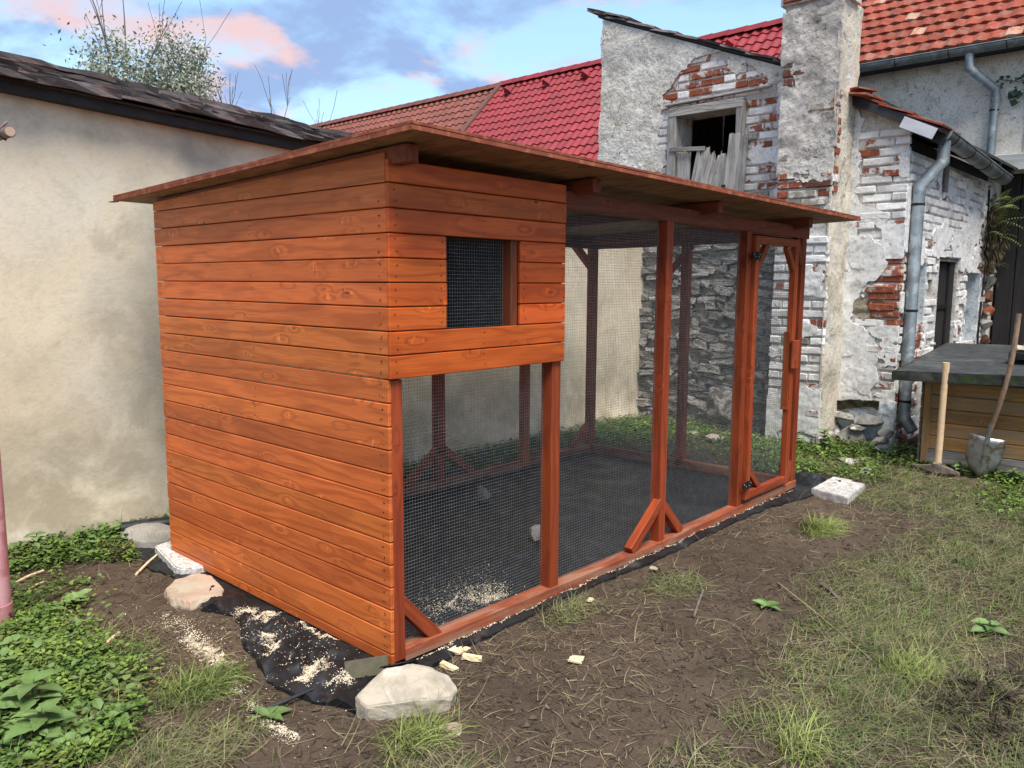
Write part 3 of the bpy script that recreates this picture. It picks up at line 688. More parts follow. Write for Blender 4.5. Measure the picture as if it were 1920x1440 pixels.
def rock_mesh(name, mat, seed, pts=14, sx=1, sy=1, sz=1, sub=2, amp=.06, flat=True):
    r = random.Random(seed); bm = bmesh.new()
    for i in range(pts):
        a = Vector((r.gauss(0, 1), r.gauss(0, 1), r.gauss(0, 1))).normalized() * r.uniform(.8, 1.0)
        bm.verts.new((a.x, a.y, a.z))
    bmesh.ops.convex_hull(bm, input=bm.verts)
    for v in [v for v in bm.verts if not v.link_faces]: bm.verts.remove(v)
    bmesh.ops.bevel(bm, geom=bm.edges[:], offset=.06, segments=1, affect='EDGES')
    if sub: 
        bmesh.ops.triangulate(bm, faces=bm.faces[:]); bmesh.ops.subdivide_edges(bm, edges=bm.edges[:], cuts=sub, use_grid_fill=True)
    co = np.array([v.co[:] for v in bm.verts]); n = fbm(co[:, 0] * 2.2, co[:, 1] * 2.2, co[:, 2] * 2.2, seed, 3)
    for v, k in zip(bm.verts, n): v.co = Vector((v.co.x * sx, v.co.y * sy, v.co.z * sz)) * (1 + amp * float(k))
    return bm_mesh(name, bm, mat)
def crust(name, parent, face, u0, u1, z0, z1, thr, seed, mat, lim=None, sc=3.0, out=.016):
    """patches of limewash crust that bury the joints"""
    def mk_(u, v):
        m = (fbm(u * sc, v * sc * 1.5, 0, seed, 5) - thr) * .16
        if lim is not None: m = np.minimum(m, lim(u, v))
        return m
    h = lambda u, v: .009 + .0035 * fbm(u * 22, v * 22, 0, seed + 9, 4)
    if face[0] == 'x': o = sheet(name, parent, (face[1], 0, 0), Y_, Z_, NX, u0, u1, z0, z1, .015, mk_, h, -.012, mat)
    else: o = sheet(name, parent, (0, face[1], 0), X_, Z_, NY, u0, u1, z0, z1, .018, mk_, h, -.012, mat)
    o['kind'] = 'stuff'; return o
# ------------------------------------------------------------------ long plastered outbuilding on the left
ob = thing('plastered_outbuilding', (1, 3.2, 0), 'long cream plastered outbuilding with a low dark tiled roof behind the coop', 'building')
def eavez(x): return 2.60 - .052 * np.asarray(x, float)
WY = 2.80
us = np.arange(-5, 6.11, .06); zs = np.concatenate([np.arange(-.12, 2.2, .06), [1.0]])
nz = 46; V = []; 
uu, tt = np.meshgrid(us, np.linspace(0, 1, nz), indexing='ij'); zz_ = -.12 + tt * (eavez(uu) + .06 + .12)
dd = .018 * fbm(uu * .8, zz_ * .8, 0, 61, 4) + .05 * np.clip((.35 - zz_) / .35, 0, 1) ** 2 * (1 + .5 * fbm(uu * 3, zz_ * 3, 0, 62, 3))
P_ = np.stack([uu, WY - dd, zz_], -1).reshape(-1, 3); I = np.arange(uu.size).reshape(uu.shape)
F = np.stack([I[:-1, :-1], I[1:, :-1], I[1:, 1:], I[:-1, 1:]], -1).reshape(-1, 4)
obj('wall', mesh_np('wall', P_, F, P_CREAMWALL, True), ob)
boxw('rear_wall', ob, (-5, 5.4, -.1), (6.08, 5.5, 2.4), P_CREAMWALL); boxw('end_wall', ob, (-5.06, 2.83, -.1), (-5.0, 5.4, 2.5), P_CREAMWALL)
def eave_slab(name, y0, y1, za, zb, t, mat):
    V = []; F = []
    for i, x in enumerate(np.linspace(-5.1, 6.0, 40)):
        s_ = float(eavez(x)) + .012 * float(fbm(x * .6, 0, 0, 70, 2))
        V += [(x, y0, s_ + za), (x, y1, s_ + zb), (x, y1, s_ + zb + t), (x, y0, s_ + za + t)]
        if i: 
            o = 4 * (i - 1); F += [[o + a, o + b, o + 4 + b, o + 4 + a] for a, b in ((0, 1), (1, 2), (2, 3), (3, 0))]
    return obj(name, fixn(mesh_py(name, V, F, mat)), ob)
eave_slab('eave_shadow_fascia', 2.70, 2.79, -.03, -.03, .05, FASCIA)  # black strip paints in the shadow band below the tile edge
eave_slab('roof_deck', 2.66, 3.70, .022, .325, .012, FASCIA); eave_slab('roof_deck', 3.70, 5.6, .325, -.38, .012, FASCIA)
SLM = []
for i in range(6):
    random.seed(300 + i); bm = bmesh.new(); bmesh.ops.create_cube(bm, size=1)
    bmesh.ops.subdivide_edges(bm, edges=[e for e in bm.edges if abs((e.verts[0].co - e.verts[1].co).x) > .5], cuts=3)
    for v in bm.verts:
        v.co.z += random.uniform(-.22, .22); v.co.y += random.uniform(-.05, .05); v.co.x += random.uniform(-.03, .03)
        if v.co.y < -.3: v.co.z += .10 * math.sin(v.co.x * 3 + i)
    SLM.append(bm_mesh('roof_tile', bm, SLAB))
random.seed(5)
for row in range(7):
    x = -1.6 + random.uniform(0, .3)
    while x < 4.2:
        w = random.uniform(.30, .60); sl_ = .36 / 1.08
        yb = 2.605 + row * .150 + random.uniform(-.035, .035); ln = .26
        yc = yb + ln / 2; xm = x + w / 2
        z = float(eavez(xm)) + .012 * float(fbm(xm * .6, 0, 0, 70, 2)) + .040 + (yc - 2.62) * .305 + random.uniform(-.010, .010)
        M = Matrix.Translation((xm, yc, z)) @ Matrix.Rotation(.052 + random.uniform(-.03, .03), 4, 'Y') @ Matrix.Rotation(math.atan(.305) - .13 + random.uniform(-.05, .05), 4, 'X') @ Matrix.Diagonal((w * 1.06, ln, random.uniform(.022, .032), 1))
        obj('roof_tile', SLM[random.randrange(6)], ob, M); x += w
# ridge tiles
x = -1.6
while x < 4.4:
    w = random.uniform(.3, .4); xm = x + w / 2
    obj('ridge_tile', SLM[random.randrange(6)], ob, Matrix.Translation((xm, 3.74, float(eavez(xm)) + .388 + random.uniform(-.006, .006))) @ Matrix.Rotation(.052 + random.uniform(-.02, .02), 4, 'Y') @ Matrix.Diagonal((w * 1.08, .22, .035, 1))); x += w

# ------------------------------------------------------------------ derelict gabled house
dh = thing('derelict_house', (6.4, 2.2, 0), 'derelict roughcast gable with broken boarded window, chimney and rubble stone base', 'building')
GX = 6.10
def gtop(y): return 3.722 + (np.asarray(y, float) - 1.165) * .4075
HOLE = (1.66, 2.40, 2.30, 3.40)
gw = wallsheet('gable_wall', dh, ('x', GX + .014), .95, 3.46, -.2, 3.6, [(*HOLE, .3)], .3, MORTAR, top=lambda u: float(gtop(u)) - .01)
V = [(GX + .03, 3.46, -.2), (9.2, 3.46, -.2), (9.2, 3.46, float(gtop(3.46))), (GX + .03, 3.46, float(gtop(3.46)) - .01)]
obj('side_wall', mesh_py('side_wall', V, [[0, 1, 2, 3]], P_GABLE), dh)
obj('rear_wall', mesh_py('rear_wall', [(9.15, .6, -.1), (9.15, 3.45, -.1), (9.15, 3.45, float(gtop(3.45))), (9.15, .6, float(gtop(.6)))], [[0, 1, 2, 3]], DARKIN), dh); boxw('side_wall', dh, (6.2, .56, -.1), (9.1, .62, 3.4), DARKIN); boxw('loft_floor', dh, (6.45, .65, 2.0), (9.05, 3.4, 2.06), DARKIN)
V = []
for x in (GX - .02, 9.25):
    for y in (3.52, .6): V += [(x, y, float(gtop(y)) + .0), (x, y, float(gtop(y)) + .03)]
obj('roof_deck', fixn(mesh_py('roof_deck', V, [[0, 1, 3, 2], [4, 6, 7, 5], [0, 4, 5, 1], [2, 3, 7, 6], [0, 2, 6, 4], [1, 5, 7, 3]], FASCIA)), dh)
random.seed(11); y = 3.66
while y > 1.15:
    w = random.uniform(.22, .36)
    for lay in range(2 if y > 3.1 else 1):
        M = Matrix.Translation((GX + .10 + random.uniform(-.02, .02), y - w / 2, float(gtop(y - w / 2)) + .045 + lay * .028 + random.uniform(-.006, .006))) @ Matrix.Rotation(math.atan(.4075) - .04 + random.uniform(-.05, .05), 4, 'X') @ Matrix.Rotation(R(90), 4, 'Z') @ Matrix.Diagonal((w * 1.1, .30, .020, 1))
        obj('verge_slate', SLM[random.randrange(6)], dh, M)
    y -= w * .96
# roughcast crust, flaked off round the window
FLAKE = [(2.62, 3.62), (2.47, 3.80), (2.28, 3.93), (1.98, 4.00), (1.60, 3.90), (1.30, 3.62), (1.16, 3.70), (.9, 3.7), (.9, 2.2), (2.52, 2.2), (2.62, 2.55), (2.56, 2.9), (2.66, 3.15), (2.60, 3.40)]
def gmask(u, v):
    n = .07 * fbm(u * 5, v * 5, 0, 81, 4)
    m = -sdpoly(u, v, FLAKE) + n
    m = np.minimum(m, gtop(u) - .01 - v); m = np.minimum(m, 3.47 + .02 * fbm(0 * u, v * 5, 0, 3, 3) - u)
    sp = sdpoly(u, v, [(3.0, 2.72), (2.62, 2.66), (2.62, 2.80), (2.9, 2.84)]) + .04 * fbm(u * 9, v * 9, 0, 85, 3)
    return np.minimum(m, -sp)
sheet('roughcast', dh, (GX, 0, 0), Y_, Z_, NX, 1.0, 3.50, 2.2, 4.72, .02, gmask, lambda u, v: .012 + .014 * fbm(u * 3, v * 3, 0, 83, 5) + .004 * vn(u * 60, v * 60, 0, 2), -.03, P_GABLE)
# remnants of render beside the chimney
def gm2(u, v): return .10 - np.abs(u - 1.16 - .05 * fbm(v * 2, 0 * v, 0, 5, 3)) + .03 * fbm(u * 8, v * 8, 0, 86, 3)
sheet('render_remnant', dh, (GX, 0, 0), Y_, Z_, NX, 1.0, 1.36, 2.3, 3.64, .02, gm2, lambda u, v: .010 + .010 * fbm(u * 5, v * 5, 0, 87, 4), -.03, P_ANNEX)
random.seed(21)
def gkeep(c, z, l):
    if HOLE[0] - .09 - l / 2 < c < HOLE[1] + .08 + l / 2 and z < HOLE[3] + .10: return False
    if z > float(gtop(c)) - .06: return False
    return float(gmask(np.array([c]), np.array([z]))[0]) < .05
def gkind(c, z):
    if c < 1.62: return pick(('w', .35), ('f', .50), ('r', .07), ('g', .08))
    if z > 3.5: return pick(('f', .55), ('r', .35), ('w', .10))
    return pick(('f', .5), ('r', .25), ('w', .25))
brickwork(dh, ('x', GX), 1.0, 1.585, 2.35, 3.5, lambda c, z, l: True, gkind)
brickwork(dh, ('x', GX), 1.0, 2.9, 3.5, 4.05, gkeep, gkind)
brickwork(dh, ('x', GX), 2.50, 2.9, 2.35, 3.5, gkeep, gkind)
crust('limewash_crust', dh, ('x', GX), 1.0, 1.58, 2.35, 3.60, .22, 201, P_ANNEX)
crust('limewash_crust', dh, ('x', GX), 1.6, 2.75, 3.5, 4.05, .28, 202, P_GABLE, lambda u, v: np.minimum(-gmask(u, v) + .02, gtop(u) - .03 - v))
# weathered window frame and the broken boards
fx = GX - .005
plank('window_frame', dh, (fx, 2.45, 2.28), (fx, 2.45, 3.43), .11, .10, NX, W_OLD, .006, jit=.003)
plank('window_frame', dh, (fx, 1.63, 2.30), (fx, 1.63, 3.45), .085, .10, NX, W_OLD, .006, jit=.003)
plank('window_frame', dh, (fx - .004, 2.49, 3.435), (fx - .004, 1.60, 3.435), .095, .10, NX, W_OLD, .006, jit=.003)
plank('lintel_board', dh, (GX - .02, 2.55, 3.53), (GX - .02, 1.30, 3.555), .018, .07, NX, W_OLD, .002)
def board(y0, z0, y1, z1, w, x=0.02, frayed=True, seed=0):
    r = random.Random(seed); M, L = frame((GX - x, y0, z0), (GX - x, y1, z1), NX); k = 9; V = []; F = []
    for s_ in (-.5, .5):
        for i in range(k + 1):
            yy = -w / 2 + w * i / k
            V.append((-L / 2, yy, s_ * .022)); V.append((L / 2 + ((r.uniform(-.09, .03) if i % 2 else r.uniform(-.05, .05)) if frayed else r.uniform(-.01, .01)), yy, s_ * .022))
    n = 2 * (k + 1)
    for i in range(k):
        a = 2 * i; F += [[a, a + 1, a + 3, a + 2], [n + a, n + a + 2, n + a + 3, n + a + 1], [a + 1, n + a + 1, n + a + 3, a + 3], [a, a + 2, n + a + 2, n + a]]
    F += [[0, n, n + 1, 1], [2 * k, 2 * k + 1, n + 2 * k + 1, n + 2 * k]]
    return obj('broken_board', fixn(mesh_py('broken_board', V, F, W_OLD)), dh, M)
board(2.33, 2.3, 2.33, 3.00, .11, .015, False, 1); board(2.26, 2.3, 2.255, 2.98, .07, .02, False, 2)
board(2.20, 2.25, 2.06, 2.98, .12, .045, True, 3); board(2.09, 2.2, 1.96, 2.98, .11, .05, True, 4); board(1.98, 2.2, 1.87, 2.90, .10, .045, True, 5); board(1.90, 2.2, 1.78, 2.93, .11, .05, True, 6); board(1.74, 2.2, 1.665, 3.12, .13, .06, False, 7); board(1.62, 2.2, 1.57, 3.10, .10, .055, False, 8)
plank('batten', dh, (GX - .06, 2.46, 3.035), (GX - .06, 2.02, 3.005), .045, .025, NX, W_GRAYBD, .003)
boxw('latch', dh, (GX - .085, 1.80, 2.42), (GX - .07, 1.755, 2.60), IRON, .004)
# rubble stonework at the foot
random.seed(33)
RK = []
for i in range(10):
    random.seed(500 + i); bm = bmesh.new(); bmesh.ops.create_cube(bm, size=1); bmesh.ops.subdivide_edges(bm, edges=bm.edges[:], cuts=1, use_grid_fill=True)
    for v in bm.verts:
        c = v.co.copy(); v.co = c * (1 - .16 * (c.length - .5)) + Vector((random.uniform(-.09, .09), random.uniform(-.10, .10), random.uniform(-.10, .10)))
    RK.append([bm_mesh('stone', bm, m) for m in (STONE_W,)][0])
z = -.05; random.seed(44)
while z < 2.12:
    h = random.uniform(.055, .105); y = 1.0 + random.uniform(-.15, 0)
    while y < 2.92:
        w = random.uniform(.10, .34); hh = h * random.uniform(.75, 1.1)
        if y + w > 1.03:
            M = Matrix.Translation((GX + .03 - random.uniform(-.02, .06), y + w / 2, z + h / 2 + random.uniform(-.012, .012))) @ Matrix.Rotation(random.uniform(-.22, .22), 4, 'X') @ Matrix.Diagonal((.13, w * .98, hh, 1))
            obj('stone', RK[random.randrange(10)], dh, M)
        y += w
    z += h
def rub(u, v): return np.ones(np.shape(u))
sheet('rubble_bedding', dh, (GX, 0, 0), Y_, Z_, NX, .98, 2.9, -.15, 2.2, .03, rub, lambda u, v: -.012 + .02 * fbm(u * 7, v * 12, 0, 91, 4), -.03, MORTAR)
# chimney: pier below, shaft above
CX, CY0, CY1 = 5.70, .49, 1.03
ch = piece('chimney', dh)
boxw('core', ch, (CX + .014, CY0 + .014, -.2), (GX + .02, CY1 - .005, 4.20), MORTAR)
def cm(u, v):
    m = v - 2.78 - .10 * fbm(u * 4, v * 2, 0, 95, 4) - .10 * (u - .8)
    m = np.minimum(m, 4.12 + .05 * fbm(u * 6, v, 0, 96, 3) - v); m = np.minimum(m, CY1 + .005 - u)
    e = sdpoly(u, v, [(.90, 3.42), (1.06, 3.42), (1.06, 3.66), (.94, 3.64)]) + .04 * fbm(u * 12, v * 12, 0, 97, 3)
    e2 = sdpoly(u, v, [(.42, 3.12), (.66, 3.14), (.66, 3.20), (.42, 3.2)]) + .03 * fbm(u * 12, v * 12, 0, 98, 3)
    return np.minimum(np.minimum(m, -e), -e2)
sheet('render', ch, (CX, 0, 0), Y_, Z_, NX, CY0 - .012, CY1 + .012, 2.6, 4.2, .018, cm, lambda u, v: .012 + .020 * fbm(u * 4, v * 4, 0, 99, 5), -.03, P_CHIM)
random.seed(55)
def ck(c, z):
    if z > 2.35: return pick(('g', .38), ('r', .42), ('b', .12), ('f', .08))
    if z > 2.0: return 'g'
    return pick(('w', .80), ('g', .12), ('f', .08))
brickwork(ch, ('x', CX), CY0, CY1, -.1, 4.15, lambda c, z, l: (z < 2.05 or z > 2.2) and float(cm(np.array([c]), np.array([z]))[0]) < .04, ck, course=.088)
crust('limewash_crust', ch, ('x', CX), CY0, CY1, -.05, 2.02, .18, 203, P_ANNEX)
crust('mortar_smear', ch, ('x', CX), CY0, CY1, 2.2, 2.85, .18, 204, MORTAR, lambda u, v: -cm(u, v) + .02)
for k, yy in enumerate((CY0 - .03, CY0 + .16, CY0 + .35)):
    for s_ in (0, 1): place_brick(ch, ('x', CX - .05), yy + .10 + .09 * s_, 4.22 + .085 * s_, .18, 'f' if k % 2 else 'r', .0)
boxw('cap', ch, (CX - .03, CY0 - .03, 4.17), (GX, CY1 + .03, 4.36), MORTAR)
# right flank of the chimney: thick cream render with brick showing
def sm(u, v):
    m = np.ones(np.shape(u))
    e = .035 - np.abs(u - CX - .035) + .03 * fbm(u * 20, v * 3.2, 0, 101, 3) - np.where((v > 2.45) & (v < 3.3), 0, .05)
    return np.minimum(m, -e)
sheet('flank_render', ch, (0, CY0, 0), X_, Z_, NY, CX - .005, GX + .16, -.15, 4.18, .02, sm, lambda u, v: -.006 + .012 * fbm(u * 5, v * 4, 0, 103, 5), -.02, P_CREAM)
random.seed(56)
brickwork(ch, ('y', CY0), CX, CX + .14, 2.4, 3.4, lambda c, z, l: True, lambda c, z: pick(('r', .7), ('f', .3)), course=.088, limit=30)
# ------------------------------------------------------------------ limewashed brick annex
an = thing('brick_annex', (7.5, .4, 0), 'flaking limewashed brick annex with zinc downpipe, gutter and small black door', 'building')
AX, AY = 6.20, -.03
def atop(y): return 3.06 + (np.asarray(y, float) - .02) * .5
wallsheet('front_wall', an, ('x', AX + .014), AY + .014, .9, -.2, 3.0, [], .1, MORTAR, top=lambda u: float(atop(u)) - .03)
AH = [(6.55, 6.95, 1.16, 1.73, .18), (7.10, 7.27, 1.42, 1.60, .25), (7.49, 8.25, -.2, 1.84, .13), (8.66, 9.25, .86, 1.68, .22)]
wallsheet('long_wall', an, ('y', AY + .014), AX + .014, 9.56, -.2, 2.80, AH, .1, MORTAR)
for h, m in ((AH[0], P_NICHE), (AH[1], DARKIN), (AH[3], P_NICHE)): boxw('niche_back', an, (h[0] - .01, AY + .03 + h[4], h[2] - .01), (h[1] + .01, AY + .06 + h[4], h[3] + .01), m)
for h in (AH[0], AH[3]):
    for (a, b) in (((h[1] - .006, AY - .002, h[2]), (h[1] + .03, AY + .2, h[3])),): boxw('niche_reveal', an, a, b, P_NICHE)
boxw('niche_shutter', an, (AH[0][0] + .005, AY + .10, AH[0][2] + .2), (AH[0][0] + .03, AY + .16, AH[0][3]), W_BLACK)
# bricks of the narrow front
def fm(u, v):                              # limewash plaster left on the front
    a = sdpoly(u, v, [(.60, 1.98), (.30, 2.02), (.16, 1.86), (.10, 1.70), (.18, 1.62), (.28, 1.58), (.36, 1.42), (.47, 1.38), (.60, 1.30)])
    b = sdpoly(u, v, [(.60, 1.20), (.40, 1.16), (.22, 1.12), (.16, .95), (.16, .55), (.22, .42), (.60, .36)])
    c = .62 - np.abs(u - .52) - .53
    return np.maximum(np.maximum(a, b), c) + .035 * fbm(u * 9, v * 9, 0, 111, 4)
sheet('limewash_plaster', an, (AX, 0, 0), Y_, Z_, NX, AY, .62, .30, 3.26, .016, lambda u, v: np.minimum(fm(u, v), atop(u) - .06 - v), lambda u, v: .010 + .010 * fbm(u * 5, v * 5, 0, 113, 4), -.03, P_ANNEX)
def em(u, v): return np.minimum(sdpoly(u, v, [(.50, 1.44), (.36, 1.50), (.24, 1.66), (.12, 1.72), (.12, 1.2), (.5, 1.14)]), -fm(u, v) + .02) + .05 * fbm(u * 10, v * 14, 0, 115, 4)
sheet('earth_patch', an, (AX, 0, 0), Y_, Z_, NX, .05, .56, 1.1, 1.8, .016, em, lambda u, v: -.004 + .016 * fbm(u * 9, v * 16, 0, 117, 4), -.03, EARTHM)
random.seed(61)
def ak(c, z):
    if 1.0 < z < 1.80 and c < .26: return pick(('r', .55), ('f', .35), ('w', .10))
    if z < 1.0 and c < .2: return pick(('f', .7), ('r', .2), ('w', .1))
    if z > 2.95: return pick(('g', .4), ('w', .35), ('f', .25))
    return pick(('w', .50), ('f', .42), ('r', .08))
brickwork(an, ('x', AX), AY, .60, .28, 3.3, lambda c, z, l: z < float(atop(c - l / 2)) - .05 and float(fm(np.array([c]), np.array([z]))[0]) < .03 and not (1.2 < z < 1.62 and c > .28), ak)
crust('limewash_crust', an, ('x', AX), AY, .55, .36, 3.2, .24, 205, P_ANNEX, lambda u, v: np.minimum(atop(u) - .08 - v, np.where((v > 1.15) & (v < 1.8) & (u < .3), -.01, 1)))
for (c, z, l) in ((.13, 2.60, .15), (.10, 1.66, .26), (.16, 1.50, .27), (.14, 1.33, .24), (.45, 2.13, .12)): place_brick(an, ('x', AX), c, z, l, 'r', .012)
random.seed(62)
def lk(c, z):
    if 6.45 < c < 7.0 and .88 < z < 1.16: return 'r'
    if c > 8.9 and z > 1.7: return pick(('f', .5), ('r', .2), ('w', .3))
    if z < 1.0 and c < 7.2: return pick(('f', .55), ('w', .35), ('r', .1))
    return pick(('w', .86), ('f', .14))
def lkeep(c, z, l):
    for h in AH:
        if h[0] - l * .42 < c < h[1] + l * .42 and h[2] - .03 < z < h[3] + .03: return False
    return not (c > 6.9 and z < .70)
brickwork(an, ('y', AY), AX + .07, 9.55, -.05, 2.79, lkeep, lk, near=lambda b: b[0])
def hl(u, v):
    m = np.ones(np.shape(u))
    for h in AH: m = np.minimum(m, np.maximum(np.maximum(h[0] - u, u - h[1]), np.maximum(h[2] - v, v - h[3])) - .012)
    return np.minimum(m, np.where((u > 6.42) & (u < 7.02) & (v > .86) & (v < 1.16), -.01, 1))
crust('limewash_crust', an, ('y', AY), AX + .01, 9.5, .5, 2.74, .18, 207, P_ANNEX, hl, 2.6)
# door in its recess
pd = piece('door', an); pd['label'] = 'narrow black plank door'
for i in range(4):
    x0 = 7.50 + i * .187; plank('door_plank', pd, (x0 + .093, AY + .09 - (.03 if i == 3 else 0), 0), (x0 + .093, AY + .09 - (.03 if i == 3 else 0), 1.78 + random.uniform(-.01, .02)), .18, .03, NY, W_BLACK, .004)
boxw('door_strap', pd, (7.50, AY + .058, 1.28), (8.16, AY + .072, 1.33), IRON, .003); boxw('door_lintel', pd, (7.49, AY + .02, 1.80), (8.25, AY + .12, 1.85), W_GRAYBD, .003)
# rough footing of boulders
random.seed(63)
for i, (y, z, sy, sz, x) in enumerate([(.50, .10, .16, .15, 6.04), (.30, .08, .17, .14, 6.0), (.10, .06, .14, .13, 6.03), (.42, .25, .18, .09, 6.08), (.16, .26, .18, .08, 6.09), (.02, .16, .10, .08, 6.10), (.25, .18, .12, .05, 6.02), (.60, .22, .12, .10, 6.10)]):
    obj('footing_stone', rock_mesh('footing_stone', STONE_D if i % 3 else STONE_W, 700 + i, 12, .15, sy, sz, 1, .08), an, Matrix.Translation((x + .05, y, z - .04)))
def ft(u, v): return .36 - v + .05 * fbm(u * 6, v * 6, 0, 121, 3)
sheet('footing_render', an, (AX, 0, 0), Y_, Z_, NX, AY - .02, .66, -.15, .46, .02, ft, lambda u, v: .02 + .09 * np.clip(.40 - v, 0, .4) + .022 * fbm(u * 6, v * 8, 0, 123, 4), -.03, P_NICHE)
def moss(u, v): return .028 - np.abs(v - .355 - .02 * np.sin(u * 9)) + .02 * fbm(u * 10, v * 10, 0, 125, 3)
sheet('moss_ledge', an, (AX, 0, 0), Y_, Z_, NX, .10, .60, .28, .44, .012, moss, lambda u, v: .055 + .012 * fbm(u * 14, v * 14, 0, 127, 3), .0, mat_simple('dark_moss', (.030, .026, .020), (.045, .042, .024), 30, .98, .9, .008, .05))
# lean-to roof
V = []
for x in (6.10, 9.5):
    for y in (-.30, .95): V += [(x, y, float(atop(y)) + .02), (x, y, float(atop(y)) + .05)]
obj('roof_deck', fixn(mesh_py('roof_deck', V, [[0, 1, 3, 2], [4, 6, 7, 5], [0, 4, 5, 1], [2, 3, 7, 6], [0, 2, 6, 4], [1, 5, 7, 3]], FASCIA)), an)
TLM = []
for i in range(4):
    random.seed(640 + i); TLM.append(boxm('roof_tile', .20, .34, .018, TILE_OLD, .003, jit=.003))
random.seed(65)
for r_ in range(4):
    for k in range(3):
        y = -.17 + r_ * .26
        M = Matrix.Translation((6.19 + k * .205, y, float(atop(y)) + .072)) @ Matrix.Rotation(math.atan(.5) - .05 + random.uniform(-.05, .05), 4, 'X') @ Matrix.Rotation(random.uniform(-.05, .05), 4, 'Z')
        obj('roof_tile', TLM[random.randrange(4)], an, M)
for i, (y, dz) in enumerate(((.50, .09), (.38, .085), (.44, .12))): obj('loose_tile', TLM[i], an, Matrix.Translation((6.13, y, float(atop(y)) + dz)) @ Matrix.Rotation(.2, 4, 'X') @ Matrix.Rotation(.4 + i, 4, 'Z'))
plank('flashing', an, (6.092, .03, float(atop(.03)) - .022), (6.092, -.26, float(atop(-.26)) - .022), .10, .004, NX, mat_simple('pale_sheet_metal', (.62, .63, .65), (.52, .53, .55), 5, .5, .1, .002, .4, .2), .001)
plank('verge_board', an, (6.11, -.05, float(atop(-.05)) - .01), (6.11, .9, float(atop(.9)) - .01), .05, .02, NX, FASCIA, .002)
for x in (6.35, 7.1, 7.85, 8.6, 9.3): plank('rafter', an, (x, -.28, float(atop(-.28)) - .035), (x, .8, float(atop(.8)) - .035), .08, .10, Z_, FASCIA, .003)
plank('hanging_board', an, (7.32, -.07, 2.85), (7.32, -.07, 2.50), .09, .02, NY, W_GRAYBD, .003)
boxw('wall_plate', an, (6.24, .02, 2.80), (9.5, .14, 2.93), FASCIA)
def gutter(parent, P0, P1, r, mat, inward, name='gutter', n=10):
    P0 = Vector(P0); P1 = Vector(P1); t = (P1 - P0).normalized(); sd_ = Vector(inward); sd_ = (sd_ - t * sd_.dot(t)).normalized(); dn = t.cross(sd_); 
    if dn.z > 0: dn = -dn
    V = []; F = []; m = 2 * (n + 1)
    for p in (P0, P1):
        for rr in (r, r - .004):
            for i in range(n + 1):
                a = math.pi * i / n; V.append(p + sd_ * math.cos(a) * rr + dn * math.sin(a) * rr)
    for i in range(n):
        F += [[i, i + 1, m + i + 1, m + i], [n + 1 + i, m + n + 1 + i, m + n + 2 + i, n + 2 + i]]
    for i in (0, n): F.append([i, m + i, m + n + 1 + i, n + 1 + i])
    g_ = obj(name, fixn(mesh_py(name, V, F, mat, True)), parent)
    for q in (P0, P1):
        VV = [q + t * (-.002 if q == P0 else .002)] + [q + t * (-.002 if q == P0 else .002) + sd_ * math.cos(math.pi * i / n) * r + dn * math.sin(math.pi * i / n) * r for i in range(n + 1)]
        obj('end_cap', mesh_py('end_cap', VV, [[0, i + 1, i + 2] for i in range(n)], ZINC), g_)
    k = max(2, int((P1 - P0).length / .6))
    for j in range(k):
        c = P0 + (P1 - P0) * ((j + .35) / k)
        pts = [c + sd_ * math.cos(math.pi * i / 8) * (r + .003) + dn * math.sin(math.pi * i / 8) * (r + .003) for i in range(9)]
        tube('bracket', g_, pts, .006, IRON, 5)
    tube('rolled_lip', g_, [P0 - sd_ * r, P1 - sd_ * r], .009, mat, 8)
    return g_
gutter(an, (6.37, -.25, 2.955), (9.02, -.25, 2.80), .085, ZINC_D, (0, 1, 0))
dp = tube('downpipe', an, [(6.45, -.25, 2.91), (6.45, -.25, 2.70), (6.32, -.095, 2.47), (6.32, -.095, .26), (6.30, -.19, .13)], .055, ZINC, 16)
for z in (2.30, 1.30, .42): tube('pipe_clip', dp, [(6.32, -.095, z - .012), (6.32, -.095, z + .012)], .059, IRON, 16)
tube('pipe_collar', dp, [(6.32, -.095, 2.43), (6.32, -.095, 2.40)], .058, ZINC, 16)
# conduit down the wall
cb = tube('cable', an, [(9.28, AY - .02, 2.70), (9.31, AY - .02, 2.45), (9.36, AY - .025, 2.2), (9.38, AY - .02, 1.8), (9.34, AY - .02, 1.45), (9.26, AY - .03, 1.2), (9.28, AY - .02, .9), (9.32, AY - .02, .7)], .012, IRON, 6)
boxw('junction_clip', cb, (9.29, AY - .045, 1.34), (9.39, AY - .012, 1.40), CONCRETE, .004)
# rotten quoin at the far end
random.seed(66)
for i in range(14):
    z = .35 + i * .175
    obj('quoin_stone', rock_mesh('quoin_stone', [B_BROWN, STONE_D, B_RED][i % 3], 760 + i, 10, .10, .10, .10, 0, .05), an, Matrix.Translation((9.50 + random.uniform(-.03, .03), AY - .05, z)))

# ------------------------------------------------------------------ farmhouse behind
fh = thing('farmhouse', (11, 0, 0), 'cream rendered farmhouse with weathered red clay tile roof and zinc gutter', 'building')
FX = 9.58
wallsheet('wall', fh, ('x', FX), -6, 2.9, -.2, 4.55, [(-6 + .001, -.07, -.2, 2.92, .35)], .3, P_HOUSE)
bd = piece('barn_door', fh); bd['label'] = 'tall dark barn door boards under pale lintel'
for i in range(16): plank('door_board', bd, (FX + .20, -.20 - i * .20, -.1), (FX + .20 + random.uniform(-.006, .006), -.20 - i * .20, 2.9), .19, .03, NX, W_BLACK, .004)
boxw('gap_blackout', bd, (FX + .25, -6, -.1), (FX + .27, -.05, 3.0), DARKIN)  # dark panel added behind the boards to block sky in the gaps
plank('lintel_beam', fh, (FX - .05, .05, 3.03), (FX - .05, -5, 3.04), .20, .12, NX, W_PALEWD, .008)
